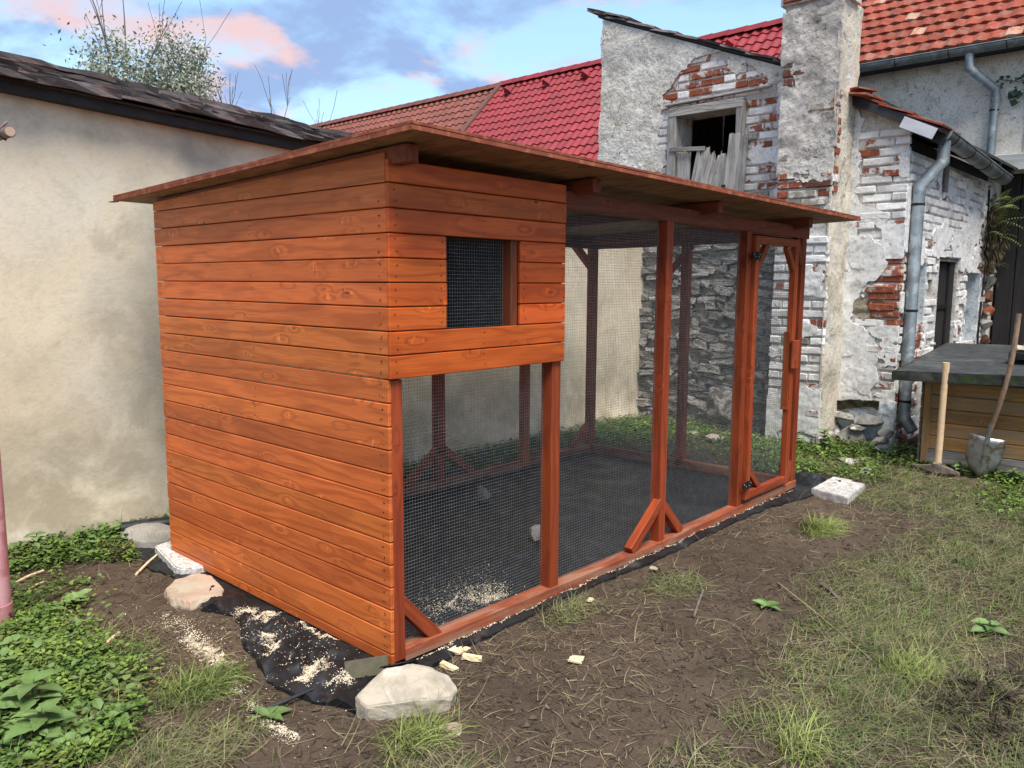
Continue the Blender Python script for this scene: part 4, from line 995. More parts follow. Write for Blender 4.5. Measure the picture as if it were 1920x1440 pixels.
plank('pale_board', fh, (FX - .012, -.40, 3.14), (FX - .012, -.40, 4.20), .17, .02, NX, W_PALEWD, .004)
RX, RZ = 9.28, 4.44                                            # eave of the old roof, 45 degree pitch
V = [(RX + .02, -6, RZ - .02), (RX + .02, 2.95, RZ - .02), (13, 2.95, RZ + 3.70), (13, -6, RZ + 3.70)]
obj('roof_deck', mesh_py('roof_deck', V, [[0, 1, 2, 3]], FASCIA), fh)
boxw('eave_soffit', fh, (RX + .05, -6, RZ - .09), (FX + .05, 2.9, RZ - .06), FASCIA)
def wavetile(name, w, l, amp, th, mat, seed, k=6, prof=0, jit=.0):
    r = random.Random(seed); V = []; F = []
    for e, y in enumerate((0, l)):
        for i in range(k + 1):
            t = i / k
            z = amp * math.sin(2 * math.pi * t) if prof == 0 else amp * (1 - abs(2 * t - 1)) ** .5
            V.append((w * (t - .5) * 1.03, y, z + (th if y == 0 else 0) + r.uniform(-jit, jit)))
    n = k + 1
    for i in range(n): V.append((V[i][0], .004, V[i][2] - th * 1.9))
    for i in range(k): F += [[i, i + 1, n + i + 1, n + i], [2 * n + i, 2 * n + i + 1, i + 1, i]]
    F += [[0, n, 2 * n], [k, 2 * n + k, n + k]]
    return mesh_py(name, V, F, mat, False)
OLD = [wavetile('roof_tile', .165, .27, .008, .022, TILE_OLD, i, 4, 0, .004) for i in range(4)]
OLDL = [wavetile('roof_tile', .165, .27, .008, .022, TILE_LICHEN, 10 + i, 4, 0, .004) for i in range(3)]
def pitched(parent, meshes, x_eave, z_eave, sgn, y0, y1, w, gauge, nrows, keep, jit=.0, alt=None, palt=0):
    """tiles laid on a 45 degree slope rising to +x; courses run along y"""
    c = math.sqrt(.5); out = []
    for r_ in range(nrows):
        y = y0 + (w / 2 if r_ % 2 and jit > .003 else 0)
        while y < y1:
            d = r_ * gauge; x = x_eave + d * c; z = z_eave + d * c
            if keep(y, r_):
                M = Matrix.Translation((x + random.uniform(-jit, jit), y, z + .02 + random.uniform(-jit, jit) * .6)) @ Matrix(((0, c, -c, 0), (-1, 0, 0, 0), (0, c, c, 0), (0, 0, 0, 1))) @ Matrix.Rotation(-.045 + random.uniform(-jit, jit), 4, 'X') @ Matrix.Rotation(random.uniform(-jit, jit) * 2, 4, 'Z')
                ms = alt if (alt and random.random() < palt) else meshes
                out.append((M, ms[random.randrange(len(ms))]))
            y += w
    out.sort(key=lambda a: (a[0].translation - CAM).length)
    for M, me in out[:290]: obj('roof_tile', me, parent, M)
    V = []; F = []
    for M, me in out[290:]:
        o = len(V); V += [M @ v_.co for v_ in me.vertices]; F += [[o + i for i in p.vertices] for p in me.polygons]
    if V: q = obj('far_roof_tiles', mesh_py('far_roof_tiles', V, F, meshes[0].materials[0]), parent); q['kind'] = 'stuff'
    return len(out)
random.seed(71)
print('old tiles', pitched(fh, OLD, RX, RZ, 1, -1.0, 2.85, .165, .205, 14, lambda y, r_: y < 2.0 or r_ < 10, .004, OLDL, .04))
gutter(fh, (RX - .03, 1.95, RZ - .03), (RX - .03, -5.5, RZ - .05), .08, ZINC_D, (1, 0, 0))
fp = tube('downpipe', fh, [(RX - .02, .27, RZ - .09), (RX - .02, .27, RZ - .27), (FX - .09, .01, 3.92), (FX - .09, .01, 3.10)], .05, ZINC, 14)
tube('pipe_clip', fp, [(FX - .09, .01, 3.66), (FX - .09, .01, 3.68)], .054, IRON, 14)

# ------------------------------------------------------------------ the two tiled houses beyond
def far_house(name, label, y0, y1, mat, ridge_x, ridge_z, w, gauge, nrows, keep, seed, amp):
    h = thing(name, (ridge_x, (y0 + y1) / 2, 0), label, 'house')
    c = math.sqrt(.5); L = gauge * nrows; ex, ez = ridge_x - L * c, ridge_z - L * c
    boxw('wall', h, (ex + .25, y0 + .02, 0), (ridge_x + (ridge_x - ex) - .25, y1 - .02, ez - .02), P_HOUSE)
    V = [(ex, y0, ez - .01), (ex, y1, ez - .01), (ridge_x, y1, ridge_z - .01), (ridge_x, y0, ridge_z - .01), (2 * ridge_x - ex, y1, ez - .01), (2 * ridge_x - ex, y0, ez - .01)]
    obj('roof_deck', mesh_py('roof_deck', V, [[0, 3, 2, 1], [3, 5, 4, 2], [0, 5, 3], [1, 2, 4]], mat), h)
    T = [wavetile('roof_tile', w, gauge * 1.2, amp, .013, mat, seed + i, 6, 0, .001) for i in range(3)]
    random.seed(seed); n = pitched(h, T, ex, ez, 1, y0 + w / 2, y1, w, gauge, nrows, keep, .0015)
    y = y0
    while y < y1:
        l = .36; V = []; F = []
        for yy in (0, l):
            for (a, b) in ((-.13, -.10), (-.07, .0), (0, .025), (.07, 0), (.13, -.10)): V.append((a, yy, b + (.012 if yy == 0 else 0)))
        F = [[i, i + 1, 6 + i, 5 + i] for i in range(4)] + [[0, 4, 3, 2, 1]]
        obj('ridge_tile', mesh_py('ridge_tile', V, F, mat), h, Matrix.Translation((ridge_x, y, ridge_z + .06))); y += .34
    print(name, n); return h, ex, ez
NR = 20
h1, ex, ez = far_house('red_tiled_house', 'house with bright red wavy tile roof behind the derelict gable', 2.95, 10.08, TILE_RED, 11.5, 5.90, .175, .255, NR,
    lambda y, r_: (y > 7.3 - (NR - r_) * .14 and r_ >= max(1, int((y - 7.6) * 4.6))) or (y < 5.4 and r_ >= NR - 6), 80, .017)
h2, ex2, ez2 = far_house('brown_tiled_house', 'house with long brown tiled roof left of the bright red one', 10.2, 18.2, TILE_BROWN, 11.5, 5.88, .20, .26, 16,
    lambda y, r_: r_ >= 16 - (1.5 + (17.8 - y) * 1.75), 90, .018)
plank('verge_trim', h1, (ex, 10.13, ez + .04), (11.5, 10.13, 5.95), .12, .09, (-1, 0, 1), mat_simple('brown_verge_trim', (.16, .075, .06), (.12, .06, .05), 6, .6, .1), .004)
VT = mesh_py('vent_tile', [(-.10, 0, .02), (.10, 0, .02), (0, 0, .15), (0, .30, .02)], [[0, 1, 2], [1, 3, 2], [0, 2, 3]], TILE_RED)
c = math.sqrt(.5)
for y in (9.62, 8.55, 7.55, 4.45):
    d = (NR - 2) * .255; obj('vent_tile', VT, h1, Matrix.Translation((ex + d * c - .02, y, ez + d * c + .04)) @ Matrix(((0, c, -c, 0), (-1, 0, 0, 0), (0, c, c, 0), (0, 0, 0, 1))))

# ------------------------------------------------------------------ trees behind the outbuilding
def branch(P0, d, L, r0, rg, out, depth, tips, spread=.6, kids=(3, 5), wob=.12, segs=6, upb=.15):
    p = Vector(P0); d = Vector(d).normalized(); pts = [p.copy()]; rad = [r0]
    for i in range(segs):
        d = (d + Vector((rg.gauss(0, wob), rg.gauss(0, wob), rg.gauss(0, wob) + upb * .3))).normalized(); p = p + d * L / segs
        pts.append(p.copy()); rad.append(max(.003, r0 * (1 - .8 * (i + 1) / segs)))
    out.append((pts, rad))
    if depth == 0: tips.append((pts, d)); return
    for k in range(rg.randint(*kids)):
        i = rg.randint(2, segs); a = Vector((rg.gauss(0, 1), rg.gauss(0, 1), rg.gauss(.2, .6))).normalized()
        branch(pts[i], d + a * spread * 1.6, L * rg.uniform(.45, .7), rad[i] * .7, rg, out, depth - 1, tips, spread, kids, wob, segs, upb)
def join_tubes(name, parent, out, mat, n=5):
    V = []; F = []
    for pts, rad in out:
        v, f = tube_np(pts, rad, n, False); o = len(V); V += v; F += [[o + i for i in q] for q in f]
    return obj(name, mesh_py(name, V, F, mat, True), parent)
def leaves_np(C, Dirs, size, rg, asp=.45):
    V = []; F = []
    for i, (p, d) in enumerate(zip(C, Dirs)):
        s_ = size * rg.uniform(.6, 1.25); d = Vector(d).normalized(); a = d.cross(Vector((rg.gauss(0, 1), rg.gauss(0, 1), rg.gauss(0, 1)))).normalized(); n = d.cross(a)
        p = Vector(p); o = len(V)
        V += [p, p + d * s_ * .5 + a * s_ * asp * .5 + n * s_ * .06, p + d * s_, p + d * s_ * .5 - a * s_ * asp * .5 + n * s_ * .06]
        F.append([o, o + 1, o + 2, o + 3])
    return V, F
def tree(name, label, base, H, seed, crown_c, crown_r, nleaf, whips):
    rg = random.Random(seed); t = thing(name, base, label, 'tree', 'trees behind the outbuilding')
    out = []; tips = []
    b = Vector(base); top = Vector(crown_c) - Vector((0, 0, crown_r[2] * .8))
    pts = [b + (top - b) * (i / 5) + Vector((rg.gauss(0, .03), rg.gauss(0, .03), 0)) for i in range(6)]; out.append((pts, [.09, .085, .08, .075, .07, .06]))
    for k in range(9):
        a = 2 * math.pi * k / 9 + rg.uniform(-.3, .3); branch(top, (math.cos(a) * .8, math.sin(a) * .8, 1.0), crown_r[2] * .9, .028, rg, out, 1, tips, .5, (2, 3))
    for (p, q, r0) in whips:
        o2 = []; tp = []; branch(p, Vector(q) - Vector(p), (Vector(q) - Vector(p)).length, r0, rg, o2, 1, tp, .35, (2, 4), .05, 7, .1); out += o2
    join_tubes('trunk', t, out, BARK)
    C = []; D = []; cc = Vector(crown_c)
    cl = []
    while len(cl) < 85:
        p = Vector((rg.gauss(0, .5), rg.gauss(0, .5), rg.gauss(0, .5)))
        if p.length < 1: cl.append(Vector((cc.x + p.x * crown_r[0], cc.y + p.y * crown_r[1], cc.z + p.z * crown_r[2])))
    for p in cl:
        s_ = rg.uniform(.08, .17) * crown_r[2] / .55; dd = Vector((rg.gauss(0, .5), rg.gauss(0, .5), 1.0)).normalized()
        for j in range(nleaf // len(cl)):
            q = p + dd * rg.uniform(-1, 1) * s_ * 1.7 + Vector((rg.gauss(0, s_ * .5), rg.gauss(0, s_ * .5), rg.gauss(0, s_ * .5))); C.append(q); D.append(dd * .6 + Vector((rg.gauss(0, 1), rg.gauss(0, 1), rg.gauss(.2, .7))))
    V, F = leaves_np(C, D, .052, rg, .42); obj('crown', mesh_py('crown', V, F, LEAF_T), t)
    return t
tree('pear_tree', 'thin leafy tree with tall bare whips above the outbuilding roof, left one', (1.9, 7.0, 0), 4, 3, (1.84, 7.0, 3.62), (.44, .4, .64), 5000,
     [((1.95, 7, 3.4), (1.62, 6.9, 4.85), .016), ((1.95, 7, 3.4), (2.02, 7.0, 4.9), .017), ((2.0, 7, 3.5), (2.42, 6.95, 4.55), .015), ((1.8, 7, 3.4), (1.70, 7, 4.45), .012)])
tree('bushy_pear_tree', 'denser grey-green leafy tree above the outbuilding roof, right one', (2.6, 7.1, 0), 4, 8, (2.62, 7.1, 3.72), (.48, .4, .64), 9500,
     [((2.7, 7.1, 3.5), (3.05, 7.0, 4.42), .012), ((2.5, 7, 3.5), (2.45, 7, 4.35), .010)])
for i, (x, z0, z1, sd_) in enumerate(((3.22, 3.3, 3.98, 1), (3.85, 3.2, 4.05, 5), (4.55, 3.1, 3.75, 9))):
    rg = random.Random(40 + sd_); out = []; tips = []
    t = thing('bare_sapling', (x, 7.0, 0), ['bare forked twigs just right of the bushy tree', 'bare sapling with spread twigs midway along the roof ridge', 'small bare twigs where the dark roof meets the brown tiles'][i], 'sapling', 'bare saplings behind the roof')
    out.append(([Vector((x, 7, z0 * k / 4)) + Vector((rg.gauss(0, .02), 0, 0)) for k in range(5)], [.03, .028, .026, .022, .018]))
    for k in range(4): branch((x, 7, z0 + .1 * k * .5), (rg.uniform(-.5, .5), rg.uniform(-.3, .3), 1), (z1 - z0) * rg.uniform(.7, 1.0), .010, rg, out, 1, tips, .4, (1, 3), .06)
    join_tubes('stem', t, out, BARK)
# ------------------------------------------------------------------ low timber shed with felt roof
sh = thing('timber_kennel', (6.0, -1.3, 0), 'low honey stained timber kennel with dark felt roof beside the annex', 'kennel')
SX, SY = 5.46, -.47
for k in range(6):
    z0 = .03 + k * .118; m = W_GRAYBD if k == 0 else W_HONEY
    plank('wall_board', sh, (SX, SY - .03, z0 + .057), (SX + .01, -2.6, z0 + .057), .114, .022, NX, m, .005)
    plank('side_board', sh, (SX + .02, SY, z0 + .057), (6.75, SY, z0 + .057), .114, .022, (0, 1, 0), W_GRAYBD, .005)
plank('corner_post', sh, (SX - .012, SY - .055, .02), (SX - .012, SY - .055, .74), .055, .03, NX, W_HONEY, .004)
boxw('base_skid', sh, (SX + .05, -2.6, -.08), (SX + .12, SY - .1, .03), W_GRAYBD); boxw('rear_wall', sh, (6.72, -2.6, 0), (6.76, SY - .02, .9), W_GRAYBD)
V = []
rx = [(5.26, .765), (5.28, .815), (6.9, .985)]
for y in (-.30, -2.8):
    dz = .07 * (-.30 - y) * .45
    V += [(5.255, y, .745 + dz), (5.262, y, .812 + dz), (6.88, y, .972 + dz * .4), (6.88, y, .90 + dz * .4)]
obj('felt_roof', fixn(mesh_py('felt_roof', V, [[0, 1, 2, 3], [4, 7, 6, 5], [1, 5, 6, 2], [0, 3, 7, 4], [2, 6, 7, 3]], FELT)), sh)
def fedge(u, v): return np.ones(np.shape(u))
fe = sheet('felt_edge', sh, (5.252, 0, 0), Y_, Z_, NX, -2.8, -.29, -.005, .078, .0138, fedge, lambda u, v: .006 * fbm(u * 14, v * 14, 0, 131, 4) + .004, -.01, FELT_E)
for o in [fe]:
    me = o.data
    for v_ in me.vertices: v_.co.z += .742 + .0315 * (-.30 - v_.co.y)
plank('felt_batten', sh, (5.248, -.284, .775), (6.88, -.284, .93), .07, .012, (0, 1, 0), FELT_E, .003)
# things lying on its roof
t = thing('roof_tray', (6.0, -1.25, .92), 'shallow black tray lying on the felt roof of the kennel', 'tray')
boxw('base', t, (5.85, -1.9, .925), (6.25, -1.02, .935), IRON, .003)
for a, b in (((5.85, -1.9, .936), (5.87, -1.02, .985)), ((6.23, -1.9, .936), (6.25, -1.02, .985)), ((5.872, -1.04, .936), (6.228, -1.02, .985))): boxw('rim', t, a, b, IRON, .004)
t = obj('broken_stone', rock_mesh('broken_stone', STONE_PALE, 801, 12, .07, .06, .045, 1, .06), None, Matrix.Translation((6.40, -1.0, .985))); tag(t, 'small pale stone on the felt roof behind the tray', 'stone')

# ------------------------------------------------------------------ tools leaning on the kennel
mk = thing('mattock', (5.24, -.68, 0), 'mattock with pale new handle standing head down against the kennel', 'mattock')
hp = [Vector((5.24, -.685, .02)), Vector((5.255, -.688, .25)), Vector((5.25, -.69, .5)), Vector((5.262, -.69, .75)), Vector((5.262, -.69, .915))]
V, F = tube_np(hp, [.030, .027, .026, .026, .029], 10); me = mesh_py('handle', V, F, W_RAW, True)
obj('handle', me, mk)
bm = bmesh.new(); prof = [(-.20, .035, .012, .004), (-.12, .03, .022, .010), (-.05, .03, .034, .026), (0, .03, .040, .034), (.05, .03, .034, .026), (.11, .022, .022, .016), (.17, .008, .012, .010)]
rings = []
for (s_, z, hw, hh) in prof: rings.append([bm.verts.new((5.24 + a * hw, -.685 - s_, z + .0 + b * hh)) for a, b in ((-1, -1), (1, -1), (1, 1), (-1, 1))])
for a, b in zip(rings, rings[1:]):
    for i in range(4): bm.faces.new([a[i], a[(i + 1) % 4], b[(i + 1) % 4], b[i]])
bm.faces.new(rings[0][::-1]); bm.faces.new(rings[-1]); obj('head', bm_mesh('head', bm, RUSTY), mk)
boxw('eye', mk, (5.20, -.72, .03), (5.28, -.65, .085), RUSTY, .012)
sv = thing('shovel', (5.36, -.98, 0), 'steel shovel with worn brown handle leaning on the kennel roof', 'shovel')
def arc(p0, p1, n, bend): return [Vector(p0).lerp(Vector(p1), i / n) + Vector(bend) * math.sin(math.pi * i / n) for i in range(n + 1)]
b0 = Vector((5.30, -.985, .035)); b1 = Vector((5.22, -1.18, 1.33))
tube('handle', sv, arc(b0 + (b1 - b0) * .26, b1, 8, (-.02, -.035, 0)), [.017, .019, .020, .020, .019, .020, .020, .020, .020], W_HANDLE, 10)
tube('socket', sv, [b0 + (b1 - b0) * .06, b0 + (b1 - b0) * .18, b0 + (b1 - b0) * .32], [.008, .020, .022], STEEL, 10)
ax = (b1 - b0).normalized(); sdv = Vector((.15, -1, -.1)); sdv = (sdv - ax * sdv.dot(ax)).normalized(); nn = ax.cross(sdv)
V = []; F = []; A, B = 8, 10
for i in range(A + 1):
    t_ = i / A; y_ = -.03 + .33 * t_
    hw = .130 * min(1, (1 - (1 - min(1, t_ * 1.7 + .12)) ** 2.2)) 
    for j in range(B + 1):
        s_ = -1 + 2 * j / B; V.append(b0 + ax * (y_ + .02 * 0) + sdv * hw * s_ + nn * (.030 * s_ * s_ - .012 * (1 - abs(s_)) ** 3 * t_))
for i in range(A):
    for j in range(B): a = i * (B + 1) + j; F.append([a, a + 1, a + B + 2, a + B + 1])
me = mesh_py('blade', V, F, STEEL, True); o = obj('blade', me, sv); md = o.modifiers.new('thick', 'SOLIDIFY'); md.thickness = .003
# zinc scoop under the downpipe
V = []; F = []
for i in range(9):
    for j in range(7):
        a = -1.1 + 2.2 * j / 6; V.append((6.02 - .05 * i * .9, -.15 + .12 * math.sin(a), .06 - .12 * math.cos(a) * .55 + .004 * i))
for i in range(8):
    for j in range(6): a = i * 7 + j; F.append([a, a + 1, a + 8, a + 7])
o = obj('rain_chute', mesh_py('rain_chute', V, F, ZINC, True)); md = o.modifiers.new('thick', 'SOLIDIFY'); md.thickness = .004
tag(o, 'half-round zinc chute lying under the downpipe outlet', 'chute')

# ------------------------------------------------------------------ pink clothes-line post
pp = thing('clothesline_post', (-.965, 1.63, 0), 'faded pink steel clothes-line post at the left edge', 'post')
tube('post', pp, [(-.97, 1.635, -.05), (-.97, 1.635, 2.16)], .062, PINK, 24)
tube('base_sleeve', pp, [(-.97, 1.635, -.03), (-.97, 1.635, .085)], .0665, mat_simple('chipped_pink_paint', (.52, .25, .26), (.46, .22, .22), 14, .55, .3, .003, .3, c3=(.10, .05, .04), s3=22), 24)
obj('footing', rock_mesh('footing', CONCRETE, 811, 14, .13, .12, .05, 1, .06), pp, Matrix.Translation((-.93, 1.60, -.035)))
tube('arm', pp, [(-.96, 2.2, 2.13), (-.945, 1.05, 2.105)], .021, PINK_ARM, 16)
tube('arm_plug', pp, [(-.945, 1.0505, 2.105), (-.945, 1.047, 2.105)], .018, STONE_PINK, 14)
plank('peg', pp, (-.965, 1.17, 2.068), (-.960, 1.165, 2.135), .014, .008, (-.6, -.8, 0), W_OLD, .002)
tube('line', pp, [(-1.6, 1.25, 2.12), (-1.0, 1.15, 2.118), (-.965, 1.125, 2.122), (-.945, 1.12, 2.132), (-.925, 1.115, 2.11), (-.945, 1.11, 2.082), (-.97, 1.11, 2.10), (-.952, 1.10, 2.137)], .0035, IRON, 6)
tube('knot_tail', pp, [(-.962, 1.115, 2.12), (-.955, 1.095, 2.13), (-.942, 1.085, 2.146)], .005, mat_simple('pale_cord', (.36, .27, .27), (.3, .22, .22), 30, .8, 0), 6)

# ------------------------------------------------------------------ black ground sheet under the coop
TP = [(-.04, 2.52), (-.16, 1.98), (-.13, 1.60), (-.10, 1.30), (-.27, 1.10), (-.20, .92), (-.235, .80), (-.31, .62), (-.405, .28), (-.39, .10), (-.30, -.16), (-.17, -.14), (-.07, -.07), (.10, -.11), (.35, -.072), (1.0, -.070), (1.8, -.075), (2.6, -.066), (3.4, -.085), (3.75, -.17), (4.15, -.16), (4.46, -.06), (4.40, .22), (4.16, .5), (4.12, 1.6), (4.14, 2.2), (2, 2.3), (.2, 2.45)]
def tpm(u, v): return sdpoly(u, v, TP) + .010 * fbm(u * 9, v * 9, 0, 141, 3)
def tph(u, v):
    h = gh(u, v) + .010
    inside = np.clip(sdpoly(u, v, [(0, 0), (4, 0), (4, 2), (0, 2)]) / .05, 0, 1)
    wr = (1 - np.clip(np.abs(vn(u * 2.2 + v * 1.4, v * 7.5 - u * 5.5, 0, 143)) * 3.0, 0, 1)) ** 1.5 + .6 * (1 - np.clip(np.abs(vn(u * 5 + v * 3.5, v * 13 - u * 8, 0, 144)) * 3.2, 0, 1)) ** 1.5 + .35 * (1 - np.clip(np.abs(vn(u * 16 - v * 5, v * 9, 0, 149)) * 2.5, 0, 1)) ** 2
    left = np.exp(-((u + .2) / .16) ** 2 - ((v - .45) / .75) ** 2); endp = np.exp(-((u - 4.28) / .18) ** 2 - ((v - .03) / .22) ** 2)
    h = h + (1 - inside) * (.050 * left * np.clip(wr, 0, 1.3) + .05 * endp * np.clip(wr + .2, 0, 1)) + .006 * np.clip(wr, 0, 1) * (1 - inside) + inside * .006 * np.abs(fbm(u * 3, v * 3, 0, 145, 3))
    edge = np.clip(1 - tpm(u, v) / .03, 0, 1); return h + .004 * edge * vn(u * 30, v * 30, 0, 6)
ts = sheet('ground_sheet', None, (0, 0, 0), X_, Y_, Z_, -.5, 4.55, -.25, 2.6, .013, tpm, tph, lambda u, v: gh(u, v) - .01, TARP)
tag(ts, 'wrinkled black weed-control sheet spread under the coop and out past its left side', 'ground sheet')
def curl(name, label, P, Wd, nrm, mat, k=10, r=.03, turn=3.6):
    pass
V = []; F = []
for i in range(13):
    a = 3.9 * i / 12 - .6
    for j, yy in enumerate((0, .5, 1.0)): V.append((-.125 + .12 * yy + .028 * math.sin(a) * (1 + .2 * yy), -.045 - .10 * yy * .6 - .012 * i * .25, -.005 + .030 * (1 - math.cos(a)) + .006 * yy))
for i in range(12):
    for j in range(2): a = i * 3 + j; F.append([a, a + 1, a + 4, a + 3])
o = obj('sheet_curl', mesh_py('sheet_curl', V, F, TARP, True)); md = o.modifiers.new('t', 'SOLIDIFY'); md.thickness = .003
tag(o, 'stiff curled end of black sheet at the near corner of the coop', 'sheet offcut')
o = obj('olive_flap', boxm('olive_flap', .17, .07, .003, mat_simple('olive_grey_fabric', (.115, .105, .070), (.09, .083, .055), 40, .85, .3, .002, .15), .001, cuts=6, fn=lambda c: c + Vector((0, 0, .012 * math.cos(c.x * 14)))), None, frame((-.19, .055, .020), (-.06, -.045, .035), (-.6, -.75, .5))[0])
tag(o, 'stiff olive-grey fabric flap folded over the black sheet near the front stone', 'fabric flap')
o = tube('black_sheet_tail', None, [(-.62, .16, -.028), (-.55, .10, -.02), (-.45, .08, -.012), (-.34, .06, .0)], [.004, .007, .009, .006], TARP, 6); tag(o, 'thin twisted black strip trailing from the sheet over the soil', 'sheet offcut')
V = [(4.05, -.14, -.03), (4.47, -.02, -.02), (4.20, .22, .0), (4.22, .02, .11), (4.36, .03, .075)]
# roll of sheet at the rear left corner
o = tube('sheet_roll', None, [(-.03, 2.60, .012), (.15, 2.50, .018), (.45, 2.40, .015), (.8, 2.30, .012)], [.042, .046, .044, .042], TARP, 12); tag(o, 'rolled edge of black sheet against the plaster wall behind the coop', 'sheet roll')

# ------------------------------------------------------------------ stones and slabs
def stone(name, label, cat, loc, mat, seed, dims, rz=0, pts=16, sub=2, amp=.05, flat=None, group=None, tilt=(0, 0)):
    me = rock_mesh(name, mat, seed, pts, *dims, sub, amp)
    if flat is not None:
        for v_ in me.vertices:
            if v_.co.z > flat: v_.co.z = flat + (v_.co.z - flat) * .12
            if v_.co.z < -flat * 1.0: v_.co.z = -flat + (v_.co.z + flat) * .3
    o = obj(name, me, None, Matrix.Translation(loc) @ Matrix.Rotation(rz, 4, 'Z') @ Matrix.Rotation(tilt[0], 4, 'X') @ Matrix.Rotation(tilt[1], 4, 'Y'))
    return tag(o, label, cat, group)
def slabstone(name, label, outline, z0, z1, mat, seed, inset=.02, cat='stone', step=.02, rough=.006):
    """flat stone: outline polygon with worn shoulders"""
    xs = [p[0] for p in outline]; ys = [p[1] for p in outline]
    mk_ = lambda u, v: sdpoly(u, v, outline) + .006 * fbm(u * 18, v * 18, 0, seed, 3)
    def hh(u, v):
        d = np.clip(sdpoly(u, v, outline) / inset, 0, 1); return z0 + (z1 - z0) * (1 - (1 - d) ** 2.2) + rough * fbm(u * 10, v * 10, 0, seed + 5, 4)
    o = sheet(name, None, (0, 0, 0), X_, Y_, Z_, min(xs) - .03, max(xs) + .03, min(ys) - .03, max(ys) + .03, step, mk_, hh, -.06, mat, False); return tag(o, label, cat)
BO = [(-.315, -.165), (-.20, -.105), (-.08, -.17), (.035, -.295), (.015, -.375), (-.055, -.405), (-.17, -.345), (-.305, -.225)]
bm = bmesh.new(); bc = Vector((-.14, -.255))
for zi, k in ((-.05, .94), (.028, 1.0)):
    for i, p in enumerate(BO): q = bc + (Vector(p) - bc) * k; bm.verts.new((q.x, q.y, zi + (.014 if i % 3 == 0 else -.006) * (zi > 0)))
for p in ((-.215, -.195, .078), (-.165, -.165, .100), (-.075, -.205, .102), (-.035, -.29, .085), (-.08, -.325, .072), (-.19, -.245, .078), (-.02, -.265, .080)): bm.verts.new(p)
bmesh.ops.convex_hull(bm, input=bm.verts)
for v_ in [v_ for v_ in bm.verts if not v_.link_faces]: bm.verts.remove(v_)
bmesh.ops.bevel(bm, geom=bm.edges[:], offset=.006, segments=1, affect='EDGES'); bmesh.ops.triangulate(bm, faces=bm.faces[:]); bmesh.ops.subdivide_edges(bm, edges=bm.edges[:], cuts=4, use_grid_fill=True)
co = np.array([v_.co[:] for v_ in bm.verts]); nz_ = fbm(co[:, 0] * 22, co[:, 1] * 22, co[:, 2] * 22, 5, 4); bm.normal_update()
for v_, k in zip(bm.verts, nz_): v_.co += v_.normal * float(k) * .0045
tag(obj('boulder', bm_mesh('boulder', bm, STONE_PALE)), 'big pale sandstone block holding down the sheet at the near coop corner', 'stone')
slabstone('flat_stone', 'flat pinkish fieldstone beside the left wall of the coop', [(-.295, 1.44), (-.20, 1.53), (-.06, 1.55), (-.03, 1.44), (-.075, 1.22), (-.135, 1.13), (-.29, 1.16), (-.325, 1.30)], -.02, .014, STONE_PINK, 830, .014, step=.01, rough=.005)
slabstone('rear_stone', 'brownish stone weighing down the rolled sheet behind the coop corner', [(-.10, 2.46), (.05, 2.48), (.17, 2.33), (.16, 2.17), (.02, 2.24), (-.07, 2.36)], .0, .060, STONE_GREY, 840, .03, step=.012, rough=.010)
def prism_slab(name, label, outline, z0, z1, mat, bev, seed):
    r = random.Random(seed); bm = bmesh.new(); P = []
    for i, p in enumerate(outline):
        q = outline[(i + 1) % len(outline)]; L = math.hypot(q[0] - p[0], q[1] - p[1]); n = max(1, int(L / .04))
        for k in range(n): P.append((p[0] + (q[0] - p[0]) * k / n + (r.uniform(-.0025, .0025) if k else 0), p[1] + (q[1] - p[1]) * k / n + (r.uniform(-.0025, .0025) if k else 0)))
    f = bm.faces.new([bm.verts.new((x, y, z0)) for x, y in P]); e = bmesh.ops.extrude_face_region(bm, geom=[f])
    top = [v_ for v_ in e['geom'] if isinstance(v_, bmesh.types.BMVert)]
    for v_ in top: v_.co.z = z1
    bm.normal_update(); bmesh.ops.bevel(bm, geom=[ed for ed in bm.edges if all(v_.co.z > z1 - 1e-5 for v_ in ed.verts)], offset=bev, segments=2, affect='EDGES')
    return tag(obj(name, bm_mesh(name, bm, mat)), label, 'slab')
prism_slab('terrazzo_paver', 'speckled terrazzo slab pushed half under the left side of the coop', [(-.03, 2.14), (.25, 2.2), (.28, 1.62), (.02, 1.60), (-.07, 1.625), (-.10, 1.66), (-.11, 1.72)], -.05, .012, TERRAZZO, .008, 3)
prism_slab('concrete_paver', 'chipped white concrete slab lying at the far front corner', [(3.93, -.155), (4.42, -.135), (4.40, -.29), (4.365, -.31), (4.345, -.335), (4.35, -.405), (3.84, -.455)], -.06, .016, CONCRETE, .006, 4)
st = lambda l, loc, m, sd_, d, **k: stone('stone', l, 'stone', loc, m, sd_, d, **k)
st('grey cobble inside the run behind the second post', (1.64, .62, .03), STONE_GREY, 871, (.075, .06, .07), amp=.08)
st('grey block standing on the black sheet inside the run', (2.05, 1.50, .03), STONE_GREY, 872, (.06, .09, .08), amp=.08)
st('whitish stone in the grass by the rubble wall, larger one', (5.22, 1.33, .01), STONE_PALE, 873, (.10, .13, .05))
st('whitish stone in the grass by the rubble wall, smaller one', (5.32, 1.66, .0), STONE_PALE, 874, (.07, .10, .045))
st('rounded grey boulder leaning on the rubble wall behind the run', (5.88, 1.62, .22), STONE_W, 875, (.12, .24, .30), sub=1)
st('small brown stone in the clover at the left edge', (-1.12, 1.05, .0), STONE_GREY, 876, (.045, .06, .03))
st('flat grey stone half buried in grass before the kennel', (4.95, -.22, -.03), STONE_GREY, 877, (.16, .10, .035))
st('long flat stone in the grass near the annex footing', (5.25, .02, -.03), STONE_W, 878, (.10, .20, .04))
st('tiny pale pebble on the soil near the coop sill', (1.72, -.16, -.02), STONE_PALE, 879, (.03, .03, .014), sub=1)
